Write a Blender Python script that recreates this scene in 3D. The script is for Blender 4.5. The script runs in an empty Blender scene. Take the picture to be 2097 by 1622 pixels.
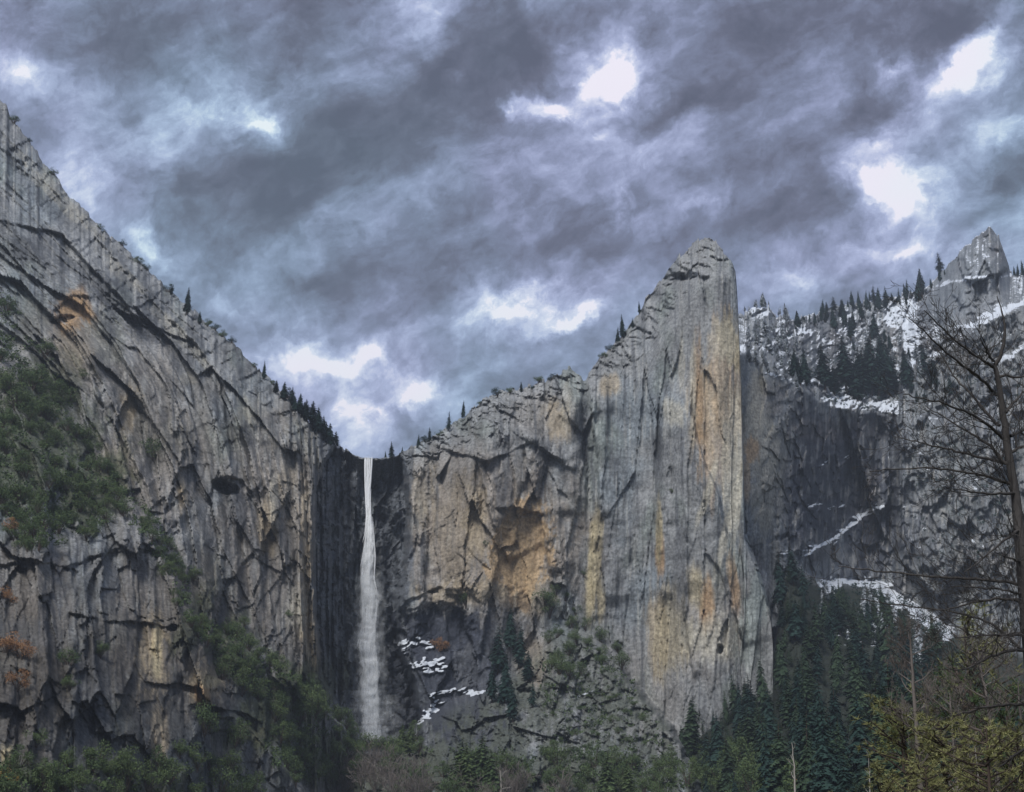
import bpy, math, random
import numpy as np
from mathutils import Vector, Matrix, Euler

random.seed(7)
scene = bpy.context.scene
COL = scene.collection

# ------------------------------------------------------------------ camera
W, H = 2097.0, 1622.0          # size of the photograph the sight lines were read from
F = 3000.0                     # focal length in photograph pixels
PITCH = math.radians(17.0)
CAMZ = 2.0
cam_d = bpy.data.cameras.new("camera")
cam = bpy.data.objects.new("camera", cam_d)
COL.objects.link(cam)
cam.location = (0, 0, CAMZ)
cam.rotation_euler = (math.radians(90) + PITCH, 0, 0)
cam_d.sensor_fit = 'HORIZONTAL'
cam_d.sensor_width = 36.0
cam_d.lens = 36.0 * F / W
cam_d.clip_start = 0.1
cam_d.clip_end = 40000
scene.camera = cam
CP, SP = math.cos(PITCH), math.sin(PITCH)

def ray(px, py):
    x = (np.asarray(px, float) - W / 2) / F
    y = (H / 2 - np.asarray(py, float)) / F
    return x, CP - y * SP, SP + y * CP

def unproj(px, py, D):
    """World point on the sight line (px, py) at horizontal distance D."""
    x, yy, z = ray(px, py)
    k = D / yy
    return np.stack([x * k, yy * k, z * k + CAMZ], -1)

def at(px, py, D):
    return Vector(unproj(px, py, D).tolist())

# ------------------------------------------------------------------ render look
scene.view_settings.view_transform = 'Standard'
scene.view_settings.look = 'None'
scene.view_settings.gamma = 1.0
scene.view_settings.exposure = 1.12
scene.view_settings.use_curve_mapping = False
scene.render.engine = 'CYCLES'
scene.cycles.use_denoising = True
scene.cycles.denoiser = 'OPENIMAGEDENOISE'
scene.cycles.denoising_input_passes = 'RGB_ALBEDO_NORMAL'
scene.cycles.max_bounces = 5
scene.cycles.diffuse_bounces = 2
scene.cycles.transparent_max_bounces = 12
scene.cycles.volume_bounces = 0

# ------------------------------------------------------------------ sun (overcast: weak and broad)
SUN_EL, SUN_AZ = math.radians(48), math.radians(-157)   # azimuth from +Y towards +X
sd = Vector((math.sin(SUN_AZ) * math.cos(SUN_EL), math.cos(SUN_AZ) * math.cos(SUN_EL), math.sin(SUN_EL)))
sun_d = bpy.data.lights.new("sun", 'SUN')
sun_d.energy = 1.5
sun_d.angle = math.radians(22)
sun_d.color = (1.0, 0.985, 0.96)
sun = bpy.data.objects.new("sun", sun_d)
COL.objects.link(sun)
sun.rotation_euler = (-sd).to_track_quat('-Z', 'Y').to_euler()
sun.location = sd * 3000

# ------------------------------------------------------------------ sky
world = bpy.data.worlds.new("World")
scene.world = world
world.use_nodes = True
wt = world.node_tree
wt.nodes.clear()

def N(t, kind, **kw):
    n = t.nodes.new(kind)
    for k, v in kw.items():
        setattr(n, k, v)
    return n

def L(t, a, b):
    t.links.new(a, b)

def math_node(t, op, a, b=None, clamp=False):
    n = N(t, 'ShaderNodeMath', operation=op)
    n.use_clamp = clamp
    for i, v in enumerate((a, b)):
        if v is None:
            continue
        if isinstance(v, (int, float)):
            n.inputs[i].default_value = v
        else:
            L(t, v, n.inputs[i])
    return n.outputs[0]

geo = N(wt, 'ShaderNodeTexCoord')
dirv = geo.outputs['Generated']
# ragged cloud edges: the direction is shifted by two sizes of noise
def warp(vec, scale, amp, detail):
    n = N(wt, 'ShaderNodeTexNoise')
    n.inputs['Scale'].default_value = scale
    n.inputs['Detail'].default_value = detail
    n.inputs['Roughness'].default_value = 0.6
    L(wt, vec, n.inputs['Vector'])
    s = N(wt, 'ShaderNodeVectorMath', operation='SUBTRACT')
    L(wt, n.outputs['Color'], s.inputs[0]); s.inputs[1].default_value = (.5, .5, .5)
    m = N(wt, 'ShaderNodeVectorMath', operation='SCALE')
    L(wt, s.outputs[0], m.inputs[0]); m.inputs['Scale'].default_value = amp
    a = N(wt, 'ShaderNodeVectorMath', operation='ADD')
    L(wt, vec, a.inputs[0]); L(wt, m.outputs[0], a.inputs[1])
    return a.outputs[0]
wdir = warp(dirv, 8.0, 0.10, 7.0)
wdir = warp(wdir, 24.0, 0.038, 5.0)

# clouds and breaks: centre and half-size of each as seen from the valley
CLOUDS = [
 (1255,110,95,120,0,1.0),(1268,165,70,70,0,.55),(1135,212,85,42,0,1.0),(1050,208,40,30,0,.7),
 (1838,345,100,85,15,1.2),(1800,262,110,50,10,.45),(2005,95,180,60,38,.9),(1835,115,80,45,0,.5),
 (505,245,85,55,-20,.85),(380,215,150,90,0,.42),(235,300,220,140,0,.28),(40,165,170,120,0,.45),
 (170,430,130,170,0,.34),(310,535,70,60,0,.5),(895,40,110,90,45,.55),
 (1055,610,150,70,12,.95),(1175,632,95,38,12,.75),(640,748,190,65,10,.85),(870,795,120,50,0,.75),
 (775,748,80,40,0,.6),(745,840,90,60,40,.45),(700,880,100,100,0,.5),
 (1850,528,110,38,12,.6),(1660,572,120,60,0,.4),(1310,300,190,65,20,.4),(1215,290,90,50,0,.3),
 (740,430,190,70,35,.25),(560,590,170,120,0,.3),(1075,380,190,70,20,.2),(1450,425,110,40,10,.3),
 (2060,245,90,70,0,.35),(470,650,110,70,0,.4),(1235,410,70,35,0,.35),(1480,110,90,70,0,.12),
 (900,170,230,110,38,-.62),(690,255,170,95,20,-.45),(430,410,280,120,10,-.4),(235,90,190,150,0,-.42),
 (650,585,230,95,15,-.45),(1380,215,260,95,28,-.6),(1120,110,110,95,0,-.45),(1640,55,330,95,0,-.4),
 (1960,25,210,85,0,-.55),(1780,200,190,95,38,-.5),(2045,345,110,75,15,-.75),(1560,350,160,85,20,-.35),
 (1200,480,140,85,0,-.38),(950,530,280,80,12,-.3),(1560,455,330,80,8,-.28),(800,850,140,70,0,-.3),
 (1340,480,130,50,0,-.22),(610,130,230,140,0,-.12),(1690,420,110,60,25,-.3),(2000,430,140,60,20,-.2),
 (1000,30,120,70,20,-.35),(1330,40,60,60,40,-.2),
]
CLOUDS = [(c[0], c[1], c[2], c[3], c[4], c[5] * (.74 if c[5] > .5 else 1)) for c in CLOUDS] + [(c[0], c[1], c[2] * 1.9 + 20, c[3] * 1.9 + 20, c[4], .20) for c in CLOUDS if c[5] > .7]
total = None
for (cx, cy, rx, ry, ang, amp) in CLOUDS:
    d0 = Vector([float(v) for v in ray(cx, cy)]).normalized()
    ux = Vector((0, 0, 1)).cross(-d0).normalized()           # to the right
    uy = d0.cross(ux) * -1.0
    if uy.z < 0:
        uy = -uy
    a = math.radians(ang)
    ax = ux * math.cos(a) + uy * math.sin(a)
    ay = uy * math.cos(a) - ux * math.sin(a)
    R3 = Matrix((ax, ay, ax.cross(ay))).transposed()
    mp = N(wt, 'ShaderNodeMapping', vector_type='TEXTURE')
    mp.inputs['Location'].default_value = d0
    mp.inputs['Rotation'].default_value = R3.to_euler()
    mp.inputs['Scale'].default_value = (rx / F * 1.3, ry / F * 1.3, .5)
    L(wt, wdir, mp.inputs['Vector'])
    g = N(wt, 'ShaderNodeTexGradient', gradient_type='QUADRATIC_SPHERE')
    L(wt, mp.outputs[0], g.inputs['Vector'])
    s = math_node(wt, 'MULTIPLY', g.outputs['Fac'], amp * (1.1 if amp > 0 else .85))
    total = s if total is None else math_node(wt, 'ADD', total, s)
# drifting texture, drawn out from lower left to upper right
mp = N(wt, 'ShaderNodeMapping', vector_type='TEXTURE')
d0 = Vector([float(v) for v in ray(1048, 400)]).normalized()
ux = Vector((1, 0, 0)); uy = ux.cross(d0) ; uy = uy if uy.z > 0 else -uy
a = math.radians(28)
ax = ux * math.cos(a) + uy * math.sin(a); ay = uy * math.cos(a) - ux * math.sin(a)
mp.inputs['Rotation'].default_value = Matrix((ax, ay, ax.cross(ay))).transposed().to_euler()
mp.inputs['Scale'].default_value = (2.3, 1.0, 1.0)
L(wt, warp(warp(dirv, 6.0, .05, 4.0), 30.0, .016, 5.0), mp.inputs['Vector'])
def cl_noise(scale, detail, rough, amp):
    n = N(wt, 'ShaderNodeTexNoise')
    n.inputs['Scale'].default_value = scale; n.inputs['Detail'].default_value = detail
    n.inputs['Roughness'].default_value = rough
    L(wt, mp.outputs[0], n.inputs['Vector'])
    return math_node(wt, 'MULTIPLY', math_node(wt, 'SUBTRACT', n.outputs['Fac'], .5), amp)
for args in ((9.0, 7.0, .60, 1.0), (24.0, 7.0, .66, .95), (70.0, 6.0, .66, .58)):
    total = math_node(wt, 'ADD', total, cl_noise(*args))
bil = N(wt, 'ShaderNodeTexNoise'); bil.inputs['Scale'].default_value = 17.0; bil.inputs['Detail'].default_value = 8.0; bil.inputs['Roughness'].default_value = .72
L(wt, wdir, bil.inputs['Vector'])
total = math_node(wt, 'ADD', total, math_node(wt, 'MULTIPLY', math_node(wt, 'SUBTRACT', bil.outputs['Fac'], .5), 1.0))
total = math_node(wt, 'ADD', total, .405)
ramp = N(wt, 'ShaderNodeValToRGB')
L(wt, total, ramp.inputs['Fac'])
def lin(c):
    return tuple((v / 255 / 12.92 if v / 255 <= .04045 else ((v / 255 + .055) / 1.055) ** 2.4) for v in c)
stops = [(0.0, (82, 86, 98)), (.20, (98, 103, 117)), (.40, (120, 131, 151)), (.58, (148, 161, 187)),
         (.76, (180, 195, 222)), (.94, (224, 236, 247)), (1.0, (250, 253, 255))]
el = ramp.color_ramp.elements
while len(el) < len(stops):
    el.new(0.5)
for e, (p, c) in zip(el, stops):
    e.position = p; e.color = (*lin(c), 1)
skyt = N(wt, 'ShaderNodeTexSky')
skyt.sky_type = 'NISHITA'
skyt.sun_disc = False
skyt.sun_elevation = SUN_EL
skyt.sun_rotation = SUN_AZ
bg_clear = N(wt, 'ShaderNodeBackground'); L(wt, skyt.outputs[0], bg_clear.inputs['Color']); bg_clear.inputs['Strength'].default_value = .1
bg_cloud = N(wt, 'ShaderNodeBackground'); hue = N(wt, 'ShaderNodeTexNoise'); hue.inputs['Scale'].default_value = 5.0; hue.inputs['Detail'].default_value = 4
L(wt, dirv, hue.inputs['Vector'])
hm = N(wt, 'ShaderNodeMapRange'); L(wt, hue.outputs['Fac'], hm.inputs['Value'])
hm.inputs['From Min'].default_value = .38; hm.inputs['From Max'].default_value = .62
tint = N(wt, 'ShaderNodeMix', data_type='RGBA'); L(wt, hm.outputs[0], tint.inputs['Factor'])
tint.inputs['A'].default_value = (.95, 1.03, 1.03, 1); tint.inputs['B'].default_value = (1.05, .97, 1.05, 1)
tm = N(wt, 'ShaderNodeVectorMath', operation='MULTIPLY'); L(wt, ramp.outputs[0], tm.inputs[0]); L(wt, tint.outputs['Result'], tm.inputs[1])
L(wt, tm.outputs[0], bg_cloud.inputs['Color']); bg_cloud.inputs['Strength'].default_value = .46
mixs = N(wt, 'ShaderNodeMixShader'); mixs.inputs[0].default_value = .93
L(wt, bg_clear.outputs[0], mixs.inputs[1]); L(wt, bg_cloud.outputs[0], mixs.inputs[2])
wo = N(wt, 'ShaderNodeOutputWorld'); L(wt, mixs.outputs[0], wo.inputs['Surface'])
world.cycles.sampling_method = 'NONE'

# ------------------------------------------------------------------ noise in numpy
f32 = np.float32
_rng = np.random.RandomState(11)
_TAB = _rng.rand(512, 512).astype(f32)
_ANG = _rng.rand(512, 512) * 2 * np.pi
_GX = np.cos(_ANG).astype(f32); _GY = np.sin(_ANG).astype(f32)
_OFF = _rng.randint(0, 512, (4096, 2))

def _idx(ix, iy, seed):
    o = _OFF[seed & 4095]
    return ((ix + o[0]) & 511) * 512 + ((iy + o[1]) & 511)

def _h(ix, iy, seed):
    return _TAB.ravel()[_idx(ix, iy, seed)]

def vnoise(x, y, seed=0):
    x = np.asarray(x, f32); y = np.asarray(y, f32)
    fx0 = np.floor(x); fy0 = np.floor(y)
    ix = fx0.astype(np.int32); iy = fy0.astype(np.int32)
    fx = x - fx0; fy = y - fy0
    gx = _GX.ravel(); gy = _GY.ravel()
    g = []
    for ox in (0, 1):
        for oy in (0, 1):
            k = _idx(ix + ox, iy + oy, seed)
            g.append(gx[k] * (fx - ox) + gy[k] * (fy - oy))
    u = fx * fx * (3 - 2 * fx); v = fy * fy * (3 - 2 * fy)
    a = g[0] + (g[1] - g[0]) * v; b = g[2] + (g[3] - g[2]) * v
    return f32(1.5) * (a + (b - a) * u)

def fbm(x, y, o=4, seed=0, gain=.5):
    s = 0; a = 1.0; t = 0
    for i in range(o):
        s = s + a * vnoise(x * 2 ** i + 17.3 * i, y * 2 ** i - 9.1 * i, seed + i); t += a; a *= gain
    return s / t

def ridged(x, y, o=3, seed=0):
    s = 0; a = 1.0; t = 0
    for i in range(o):
        s = s + a * (1 - 2 * np.abs(vnoise(x * 2 ** i, y * 2 ** i, seed + i))); t += a; a *= .5
    return s / t

def slabs(x, y, seed=0, tilt=.7):
    """Cellular rock plates: every cell has its own height and tilt. Returns height and edge distance."""
    x = np.asarray(x, f32); y = np.asarray(y, f32)
    ix = np.floor(x).astype(np.int32); iy = np.floor(y).astype(np.int32)
    f1 = np.full(x.shape, f32(9.0)); f2 = np.full(x.shape, f32(9.0)); hh = np.zeros(x.shape, f32)
    for ox in (-1, 0, 1):
        for oy in (-1, 0, 1):
            cx = ix + ox; cy = iy + oy
            dx = cx + _h(cx, cy, seed) - x; dy = cy + _h(cx, cy, seed + 1) - y
            d = dx * dx + dy * dy
            h = _h(cx, cy, seed + 2) * 2 - 1 + tilt * ((_h(cx, cy, seed + 3) * 2 - 1) * dx * 1.2 + (_h(cx, cy, seed + 4) * 2 - 1.5) * dy)
            near = d < f1
            f2 = np.where(near, f1, np.minimum(f2, d))
            hh = np.where(near, h, hh); f1 = np.where(near, d, f1)
    return hh, np.sqrt(f2) - np.sqrt(f1)

def ss(a, b, x):
    t = np.clip((x - a) / (b - a), 0, 1)
    return t * t * (3 - 2 * t)

def sdist(X, Y, pts):
    """Distance to a polyline, signed (+ to the right of its direction on the picture, y down), and how far along 0..1."""
    best = np.full(X.shape, 1e9); sg = np.zeros(X.shape); al = np.zeros(X.shape)
    n = len(pts) - 1
    for i in range(n):
        (x0, y0), (x1, y1) = pts[i], pts[i + 1]
        dx, dy = x1 - x0, y1 - y0
        t = np.clip(((X - x0) * dx + (Y - y0) * dy) / (dx * dx + dy * dy), 0, 1)
        ex = X - x0 - t * dx; ey = Y - y0 - t * dy
        d = ex * ex + ey * ey
        c = dx * (Y - y0) - dy * (X - x0)
        m = d < best
        best = np.where(m, d, best); sg = np.where(m, np.sign(c), sg); al = np.where(m, (i + t) / n, al)
    return np.sqrt(best), sg, al

def patches(X, Y, pts, w, seed):
    """Broken snow lying along a ledge line: many small uneven patches."""
    r = np.random.RandomState(seed); m = np.zeros(X.shape, f32)
    L_ = [math.hypot(pts[i + 1][0] - pts[i][0], pts[i + 1][1] - pts[i][1]) for i in range(len(pts) - 1)]
    cum = np.concatenate([[0], np.cumsum(L_)])
    for t in np.arange(0, cum[-1], 4.0):
        if r.rand() < .10:
            continue
        x = np.interp(t, cum, [p[0] for p in pts]) + r.randn() * 3; y = np.interp(t, cum, [p[1] for p in pts]) + r.randn() * w * .55
        rx, ry = (4 + 10 * r.rand() ** 1.5), w * (.2 + .42 * r.rand())
        k = (np.abs(X - x) < 2 * rx) & (np.abs(Y - y) < 2.5 * ry + 4)
        m[k] = np.maximum(m[k], ss(1.3, .6, blob(X[k], Y[k], x, y, rx, ry, r.uniform(0, 30)) + .5 * fbm(X[k] / 5, Y[k] / 4, 2, seed)))
    return m

def blob(X, Y, cx, cy, rx, ry, ang=0):
    a = math.radians(ang)
    dx = X - cx; dy = Y - cy
    u = (dx * math.cos(a) - dy * math.sin(a)) / rx; v = (dx * math.sin(a) + dy * math.cos(a)) / ry
    return np.sqrt(u * u + v * v)

# ------------------------------------------------------------------ materials
def new_mat(name):
    m = bpy.data.materials.new(name); m.use_nodes = True
    t = m.node_tree; t.nodes.clear()
    o = N(t, 'ShaderNodeOutputMaterial')
    b = N(t, 'ShaderNodeBsdfPrincipled')
    b.inputs['Roughness'].default_value = .9
    b.inputs['Specular IOR Level'].default_value = .15
    L(t, b.outputs[0], o.inputs['Surface'])
    return m, t, b

def rock_material():
    m, t, b = new_mat("granite")
    att = N(t, 'ShaderNodeAttribute', attribute_name="rock")
    sn = N(t, 'ShaderNodeAttribute', attribute_name="snow")
    tc = N(t, 'ShaderNodeTexCoord')
    def noise(scale, detail, rough, mapscale=None):
        v = tc.outputs['Object']
        if mapscale:
            mp = N(t, 'ShaderNodeMapping'); mp.inputs['Scale'].default_value = mapscale
            L(t, v, mp.inputs['Vector']); v = mp.outputs[0]
        n = N(t, 'ShaderNodeTexNoise'); n.inputs['Scale'].default_value = scale
        n.inputs['Detail'].default_value = detail; n.inputs['Roughness'].default_value = rough
        L(t, v, n.inputs['Vector'])
        return n.outputs['Fac']
    grain = noise(.55, 5, .65)
    streak = noise(1.0, 4, .6, (.42, .42, .05))
    def mr(v, a, b_, c, d):
        n = N(t, 'ShaderNodeMapRange'); L(t, v, n.inputs['Value'])
        for k, x in zip(('From Min', 'From Max', 'To Min', 'To Max'), (a, b_, c, d)):
            n.inputs[k].default_value = x
        return n.outputs[0]
    f = math_node(t, 'MULTIPLY', mr(grain, .3, .7, .52, 1.5), mr(streak, .3, .7, .88, 1.12))
    mul = N(t, 'ShaderNodeVectorMath', operation='SCALE')
    L(t, att.outputs['Color'], mul.inputs[0]); L(t, f, mul.inputs['Scale'])
    # snow lies on what faces up, in the snowy parts
    g = N(t, 'ShaderNodeNewGeometry')
    sep = N(t, 'ShaderNodeSeparateXYZ'); L(t, g.outputs['Normal'], sep.inputs[0])
    patch = noise(.16, 5, .6)
    up = math_node(t, 'ADD', sep.outputs['Z'], math_node(t, 'MULTIPLY', math_node(t, 'SUBTRACT', patch, .5), 1.1))
    s = math_node(t, 'ADD', up, sn.outputs['Fac'])
    sm = mr(s, 1.02, 1.14, 0, 1)
    mix = N(t, 'ShaderNodeMix', data_type='RGBA'); L(t, sm, mix.inputs['Factor'])
    L(t, mul.outputs[0], mix.inputs['A']); mix.inputs['B'].default_value = (.66, .70, .76, 1)
    L(t, mix.outputs['Result'], b.inputs['Base Color'])
    bp = N(t, 'ShaderNodeBump'); bp.inputs['Strength'].default_value = .9; bp.inputs['Distance'].default_value = 1.1
    hsum = math_node(t, 'ADD', noise(.4, 6, .7), math_node(t, 'MULTIPLY', noise(1.0, 4, .6, (.3, .3, .05)), .3))
    L(t, hsum, bp.inputs['Height']); L(t, bp.outputs[0], b.inputs['Normal'])
    return m
ROCK = rock_material()

def leaf_material(name, c1, c2, snow=0.0, scale=1.5):
    m, t, b = new_mat(name)
    oi = N(t, 'ShaderNodeObjectInfo'); tc = N(t, 'ShaderNodeTexCoord')
    n = N(t, 'ShaderNodeTexNoise'); n.inputs['Scale'].default_value = scale; n.inputs['Detail'].default_value = 3
    gm = N(t, 'ShaderNodeNewGeometry')
    L(t, gm.outputs['Position'], n.inputs['Vector'])
    f = math_node(t, 'ADD', math_node(t, 'MULTIPLY', n.outputs['Fac'], .9), math_node(t, 'MULTIPLY', oi.outputs['Random'], .5))
    f = math_node(t, 'SUBTRACT', f, .2, clamp=True)
    f = math_node(t, 'ADD', math_node(t, 'MULTIPLY', f, .65), math_node(t, 'MULTIPLY', gm.outputs['Random Per Island'], .35))
    mix = N(t, 'ShaderNodeMix', data_type='RGBA'); L(t, f, mix.inputs['Factor'])
    mix.inputs['A'].default_value = (*c1, 1); mix.inputs['B'].default_value = (*c2, 1)
    out = mix.outputs['Result']
    if snow:
        r = N(t, 'ShaderNodeTexNoise'); r.inputs['Scale'].default_value = .5; r.inputs['Detail'].default_value = 4
        L(t, gm.outputs['Position'], r.inputs['Vector'])
        sep = N(t, 'ShaderNodeSeparateXYZ'); L(t, gm.outputs['Normal'], sep.inputs[0])
        q = math_node(t, 'ADD', math_node(t, 'MULTIPLY', math_node(t, 'ABSOLUTE', sep.outputs['Z']), .35), r.outputs['Fac'])
        mr = N(t, 'ShaderNodeMapRange'); L(t, q, mr.inputs['Value'])
        mr.inputs['From Min'].default_value = 1.0 - snow; mr.inputs['From Max'].default_value = 1.12 - snow
        m2 = N(t, 'ShaderNodeMix', data_type='RGBA'); L(t, mr.outputs[0], m2.inputs['Factor'])
        L(t, out, m2.inputs['A']); m2.inputs['B'].default_value = (.72, .76, .82, 1)
        out = m2.outputs['Result']
    L(t, out, b.inputs['Base Color'])
    b.inputs['Roughness'].default_value = .75
    return m
M_FIR = leaf_material("fir_needles", (.022, .042, .026), (.062, .095, .050))
M_FIRB = leaf_material("dark_fir_needles", (.014, .034, .030), (.032, .062, .050))
M_FIRS = leaf_material("frosted_fir_needles", (.025, .040, .040), (.060, .085, .075), snow=.30)
M_OAK = leaf_material("live_oak_leaves", (.034, .062, .028), (.125, .165, .066))
M_OLIVE = leaf_material("olive_pine_needles", (.12, .13, .055), (.31, .30, .13), scale=3)
M_LIME = leaf_material("yellow_green_needles", (.13, .17, .05), (.32, .34, .13), scale=3)
M_RUST = leaf_material("rust_leaves", (.17, .085, .04), (.40, .225, .115), scale=3)
M_GOLD = leaf_material("gold_leaves", (.30, .17, .03), (.52, .34, .08), scale=3)

def bark_material(name, c1, c2, scale=6):
    m, t, b = new_mat(name)
    tc = N(t, 'ShaderNodeTexCoord')
    n = N(t, 'ShaderNodeTexNoise'); n.inputs['Scale'].default_value = scale; n.inputs['Detail'].default_value = 5
    mp = N(t, 'ShaderNodeMapping'); mp.inputs['Scale'].default_value = (1, 1, .25)
    L(t, tc.outputs['Object'], mp.inputs['Vector']); L(t, mp.outputs[0], n.inputs['Vector'])
    mix = N(t, 'ShaderNodeMix', data_type='RGBA'); L(t, n.outputs['Fac'], mix.inputs['Factor'])
    mix.inputs['A'].default_value = (*c1, 1); mix.inputs['B'].default_value = (*c2, 1)
    L(t, mix.outputs['Result'], b.inputs['Base Color'])
    bp = N(t, 'ShaderNodeBump'); bp.inputs['Distance'].default_value = .05; L(t, n.outputs['Fac'], bp.inputs['Height'])
    L(t, bp.outputs[0], b.inputs['Normal'])
    return m
M_BARK = bark_material("conifer_bark", (.04, .03, .025), (.10, .075, .06))
M_BARE = bark_material("bare_tree_bark", (.034, .031, .030), (.100, .092, .087), 9)
M_TWIG = bark_material("grey_twigs", (.10, .085, .075), (.25, .22, .20), 5)
M_DEAD = bark_material("bleached_wood", (.22, .20, .18), (.45, .42, .38), 5)

# ------------------------------------------------------------------ mesh helpers
def mesh_np(name, V, F4=None, F3=None):
    V = np.asarray(V, np.float32)
    me = bpy.data.meshes.new(name)
    parts = []
    if F4 is not None and len(F4): parts.append((np.asarray(F4, np.int32), 4))
    if F3 is not None and len(F3): parts.append((np.asarray(F3, np.int32), 3))
    me.vertices.add(len(V)); me.vertices.foreach_set("co", V.ravel())
    loops = np.concatenate([p.ravel() for p, k in parts])
    counts = np.concatenate([np.full(len(p), k, np.int32) for p, k in parts])
    starts = np.concatenate([[0], np.cumsum(counts)[:-1]]).astype(np.int32)
    me.loops.add(len(loops)); me.loops.foreach_set("vertex_index", loops)
    me.polygons.add(len(counts)); me.polygons.foreach_set("loop_start", starts)
    me.polygons.foreach_set("loop_total", counts)
    me.update(calc_edges=True)
    return me

def smooth(me):
    me.polygons.foreach_set("use_smooth", np.ones(len(me.polygons), bool))

def obj(name, me, mat=None, parent=None):
    o = bpy.data.objects.new(name, me)
    if mat is not None and me is not None and not me.materials:
        me.materials.append(mat)
    COL.objects.link(o)
    if parent is not None:
        o.parent = parent
    return o

def tag(o, label=None, cat=None, group=None, kind=None):
    if label: o["label"] = label
    if cat: o["category"] = cat
    if group: o["group"] = group
    if kind: o["kind"] = kind
    return o

class Acc:
    def __init__(self):
        self.v = []; self.q = []; self.t = []; self.n = 0
    def add(self, V, Q=None, T=None):
        V = np.asarray(V, float).reshape(-1, 3)
        if Q is not None and len(Q): self.q.append(np.asarray(Q) + self.n)
        if T is not None and len(T): self.t.append(np.asarray(T) + self.n)
        self.v.append(V); self.n += len(V)
    def tube(self, pts, rad, sides=5):
        P = np.asarray(pts, float); R = np.broadcast_to(np.asarray(rad, float), (len(P),))
        tg = np.gradient(P, axis=0); tg /= np.linalg.norm(tg, axis=1)[:, None] + 1e-9
        ref = np.array([.31, .94, .13]) if abs(tg[0][1]) < .9 else np.array([1., 0, 0])
        a = np.cross(tg, ref); a /= np.linalg.norm(a, axis=1)[:, None] + 1e-9
        b = np.cross(tg, a)
        th = np.arange(sides) * 2 * np.pi / sides
        V = P[:, None, :] + R[:, None, None] * (np.cos(th)[None, :, None] * a[:, None, :] + np.sin(th)[None, :, None] * b[:, None, :])
        n = len(P)
        i, j = np.meshgrid(np.arange(n - 1), np.arange(sides), indexing='ij')
        j2 = (j + 1) % sides
        Q = np.stack([i * sides + j, i * sides + j2, (i + 1) * sides + j2, (i + 1) * sides + j], -1).reshape(-1, 4)
        self.add(V.reshape(-1, 3), Q)
    def mesh(self, name):
        V = np.concatenate(self.v)
        return mesh_np(name, V, np.concatenate(self.q) if self.q else None, np.concatenate(self.t) if self.t else None)

# ------------------------------------------------------------------ the rock walls
def interp(pts):
    xs = np.array([p[0] for p in pts], float); ys = np.array([p[1] for p in pts], float)
    return lambda x: np.interp(x, xs, ys)

class Sheet:
    """A rock wall: columns of sight lines from the valley floor up to the skyline, each point set at its
    own distance, then carried on behind the crest."""
    def __init__(self, us, top, bottom, rows):
        t = np.linspace(0, 1, rows)
        t = 1 - (1 - t) ** 1.0
        U, T = np.meshgrid(us.astype(f32), t.astype(f32))
        top = top.astype(f32)
        self.top = top[None, :] + 0 * U
        self.X = U; self.Y = bottom + (self.top - bottom) * T
    def build(self, name, D, color, snow, label, cat):
        P = unproj(self.X, self.Y, D)
        out = [P]
        hd = P[-1] - np.array([0, 0, CAMZ]); hd[:, 2] = 0; hd /= np.linalg.norm(hd, axis=1)[:, None]
        for dist, dz in ((2, -.4), (6, -1.8), (16, -6), (40, -18), (90, -50), (170, -110)):
            out.append((P[-1] + hd * dist + np.array([0, 0, dz]))[None])
        A = np.concatenate(out); r, c = A.shape[:2]
        self.P = P
        i, j = np.meshgrid(np.arange(r - 1), np.arange(c - 1), indexing='ij')
        Q = np.stack([i * c + j, i * c + j + 1, (i + 1) * c + j + 1, (i + 1) * c + j], -1).reshape(-1, 4)
        me = mesh_np(name, A.reshape(-1, 3), Q)
        pad = r - P.shape[0]
        col = np.concatenate([color, np.repeat(color[-1:], pad, 0)]).reshape(-1, 3)
        col4 = np.concatenate([np.clip(col, .005, .9), np.ones((len(col), 1))], 1).astype(np.float32)
        at_ = me.attributes.new("rock", 'FLOAT_COLOR', 'POINT'); at_.data.foreach_set("color", col4.ravel())
        sn = np.concatenate([snow, np.repeat(snow[-1:], pad, 0)]).astype(np.float32)
        at2 = me.attributes.new("snow", 'FLOAT', 'POINT'); at2.data.foreach_set("value", sn.ravel())
        o = obj(name, me, ROCK)
        tag(o, label, cat, kind="structure")
        return o
    def on(self, px, py):
        """World point of the finished wall nearest to the sight line (px, py)."""
        j = int(np.argmin(np.abs(self.X[0] - px)))
        i = int(np.argmin(np.abs(self.Y[:, j] - py)))
        return Vector(self.P[i, j].tolist())

def warp_xy(X, Y, seed):
    return X + 9 * fbm(X / 45, Y / 60, 3, seed + 1), Y + 16 * fbm(X / 50, Y / 70, 3, seed + 2)

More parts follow.
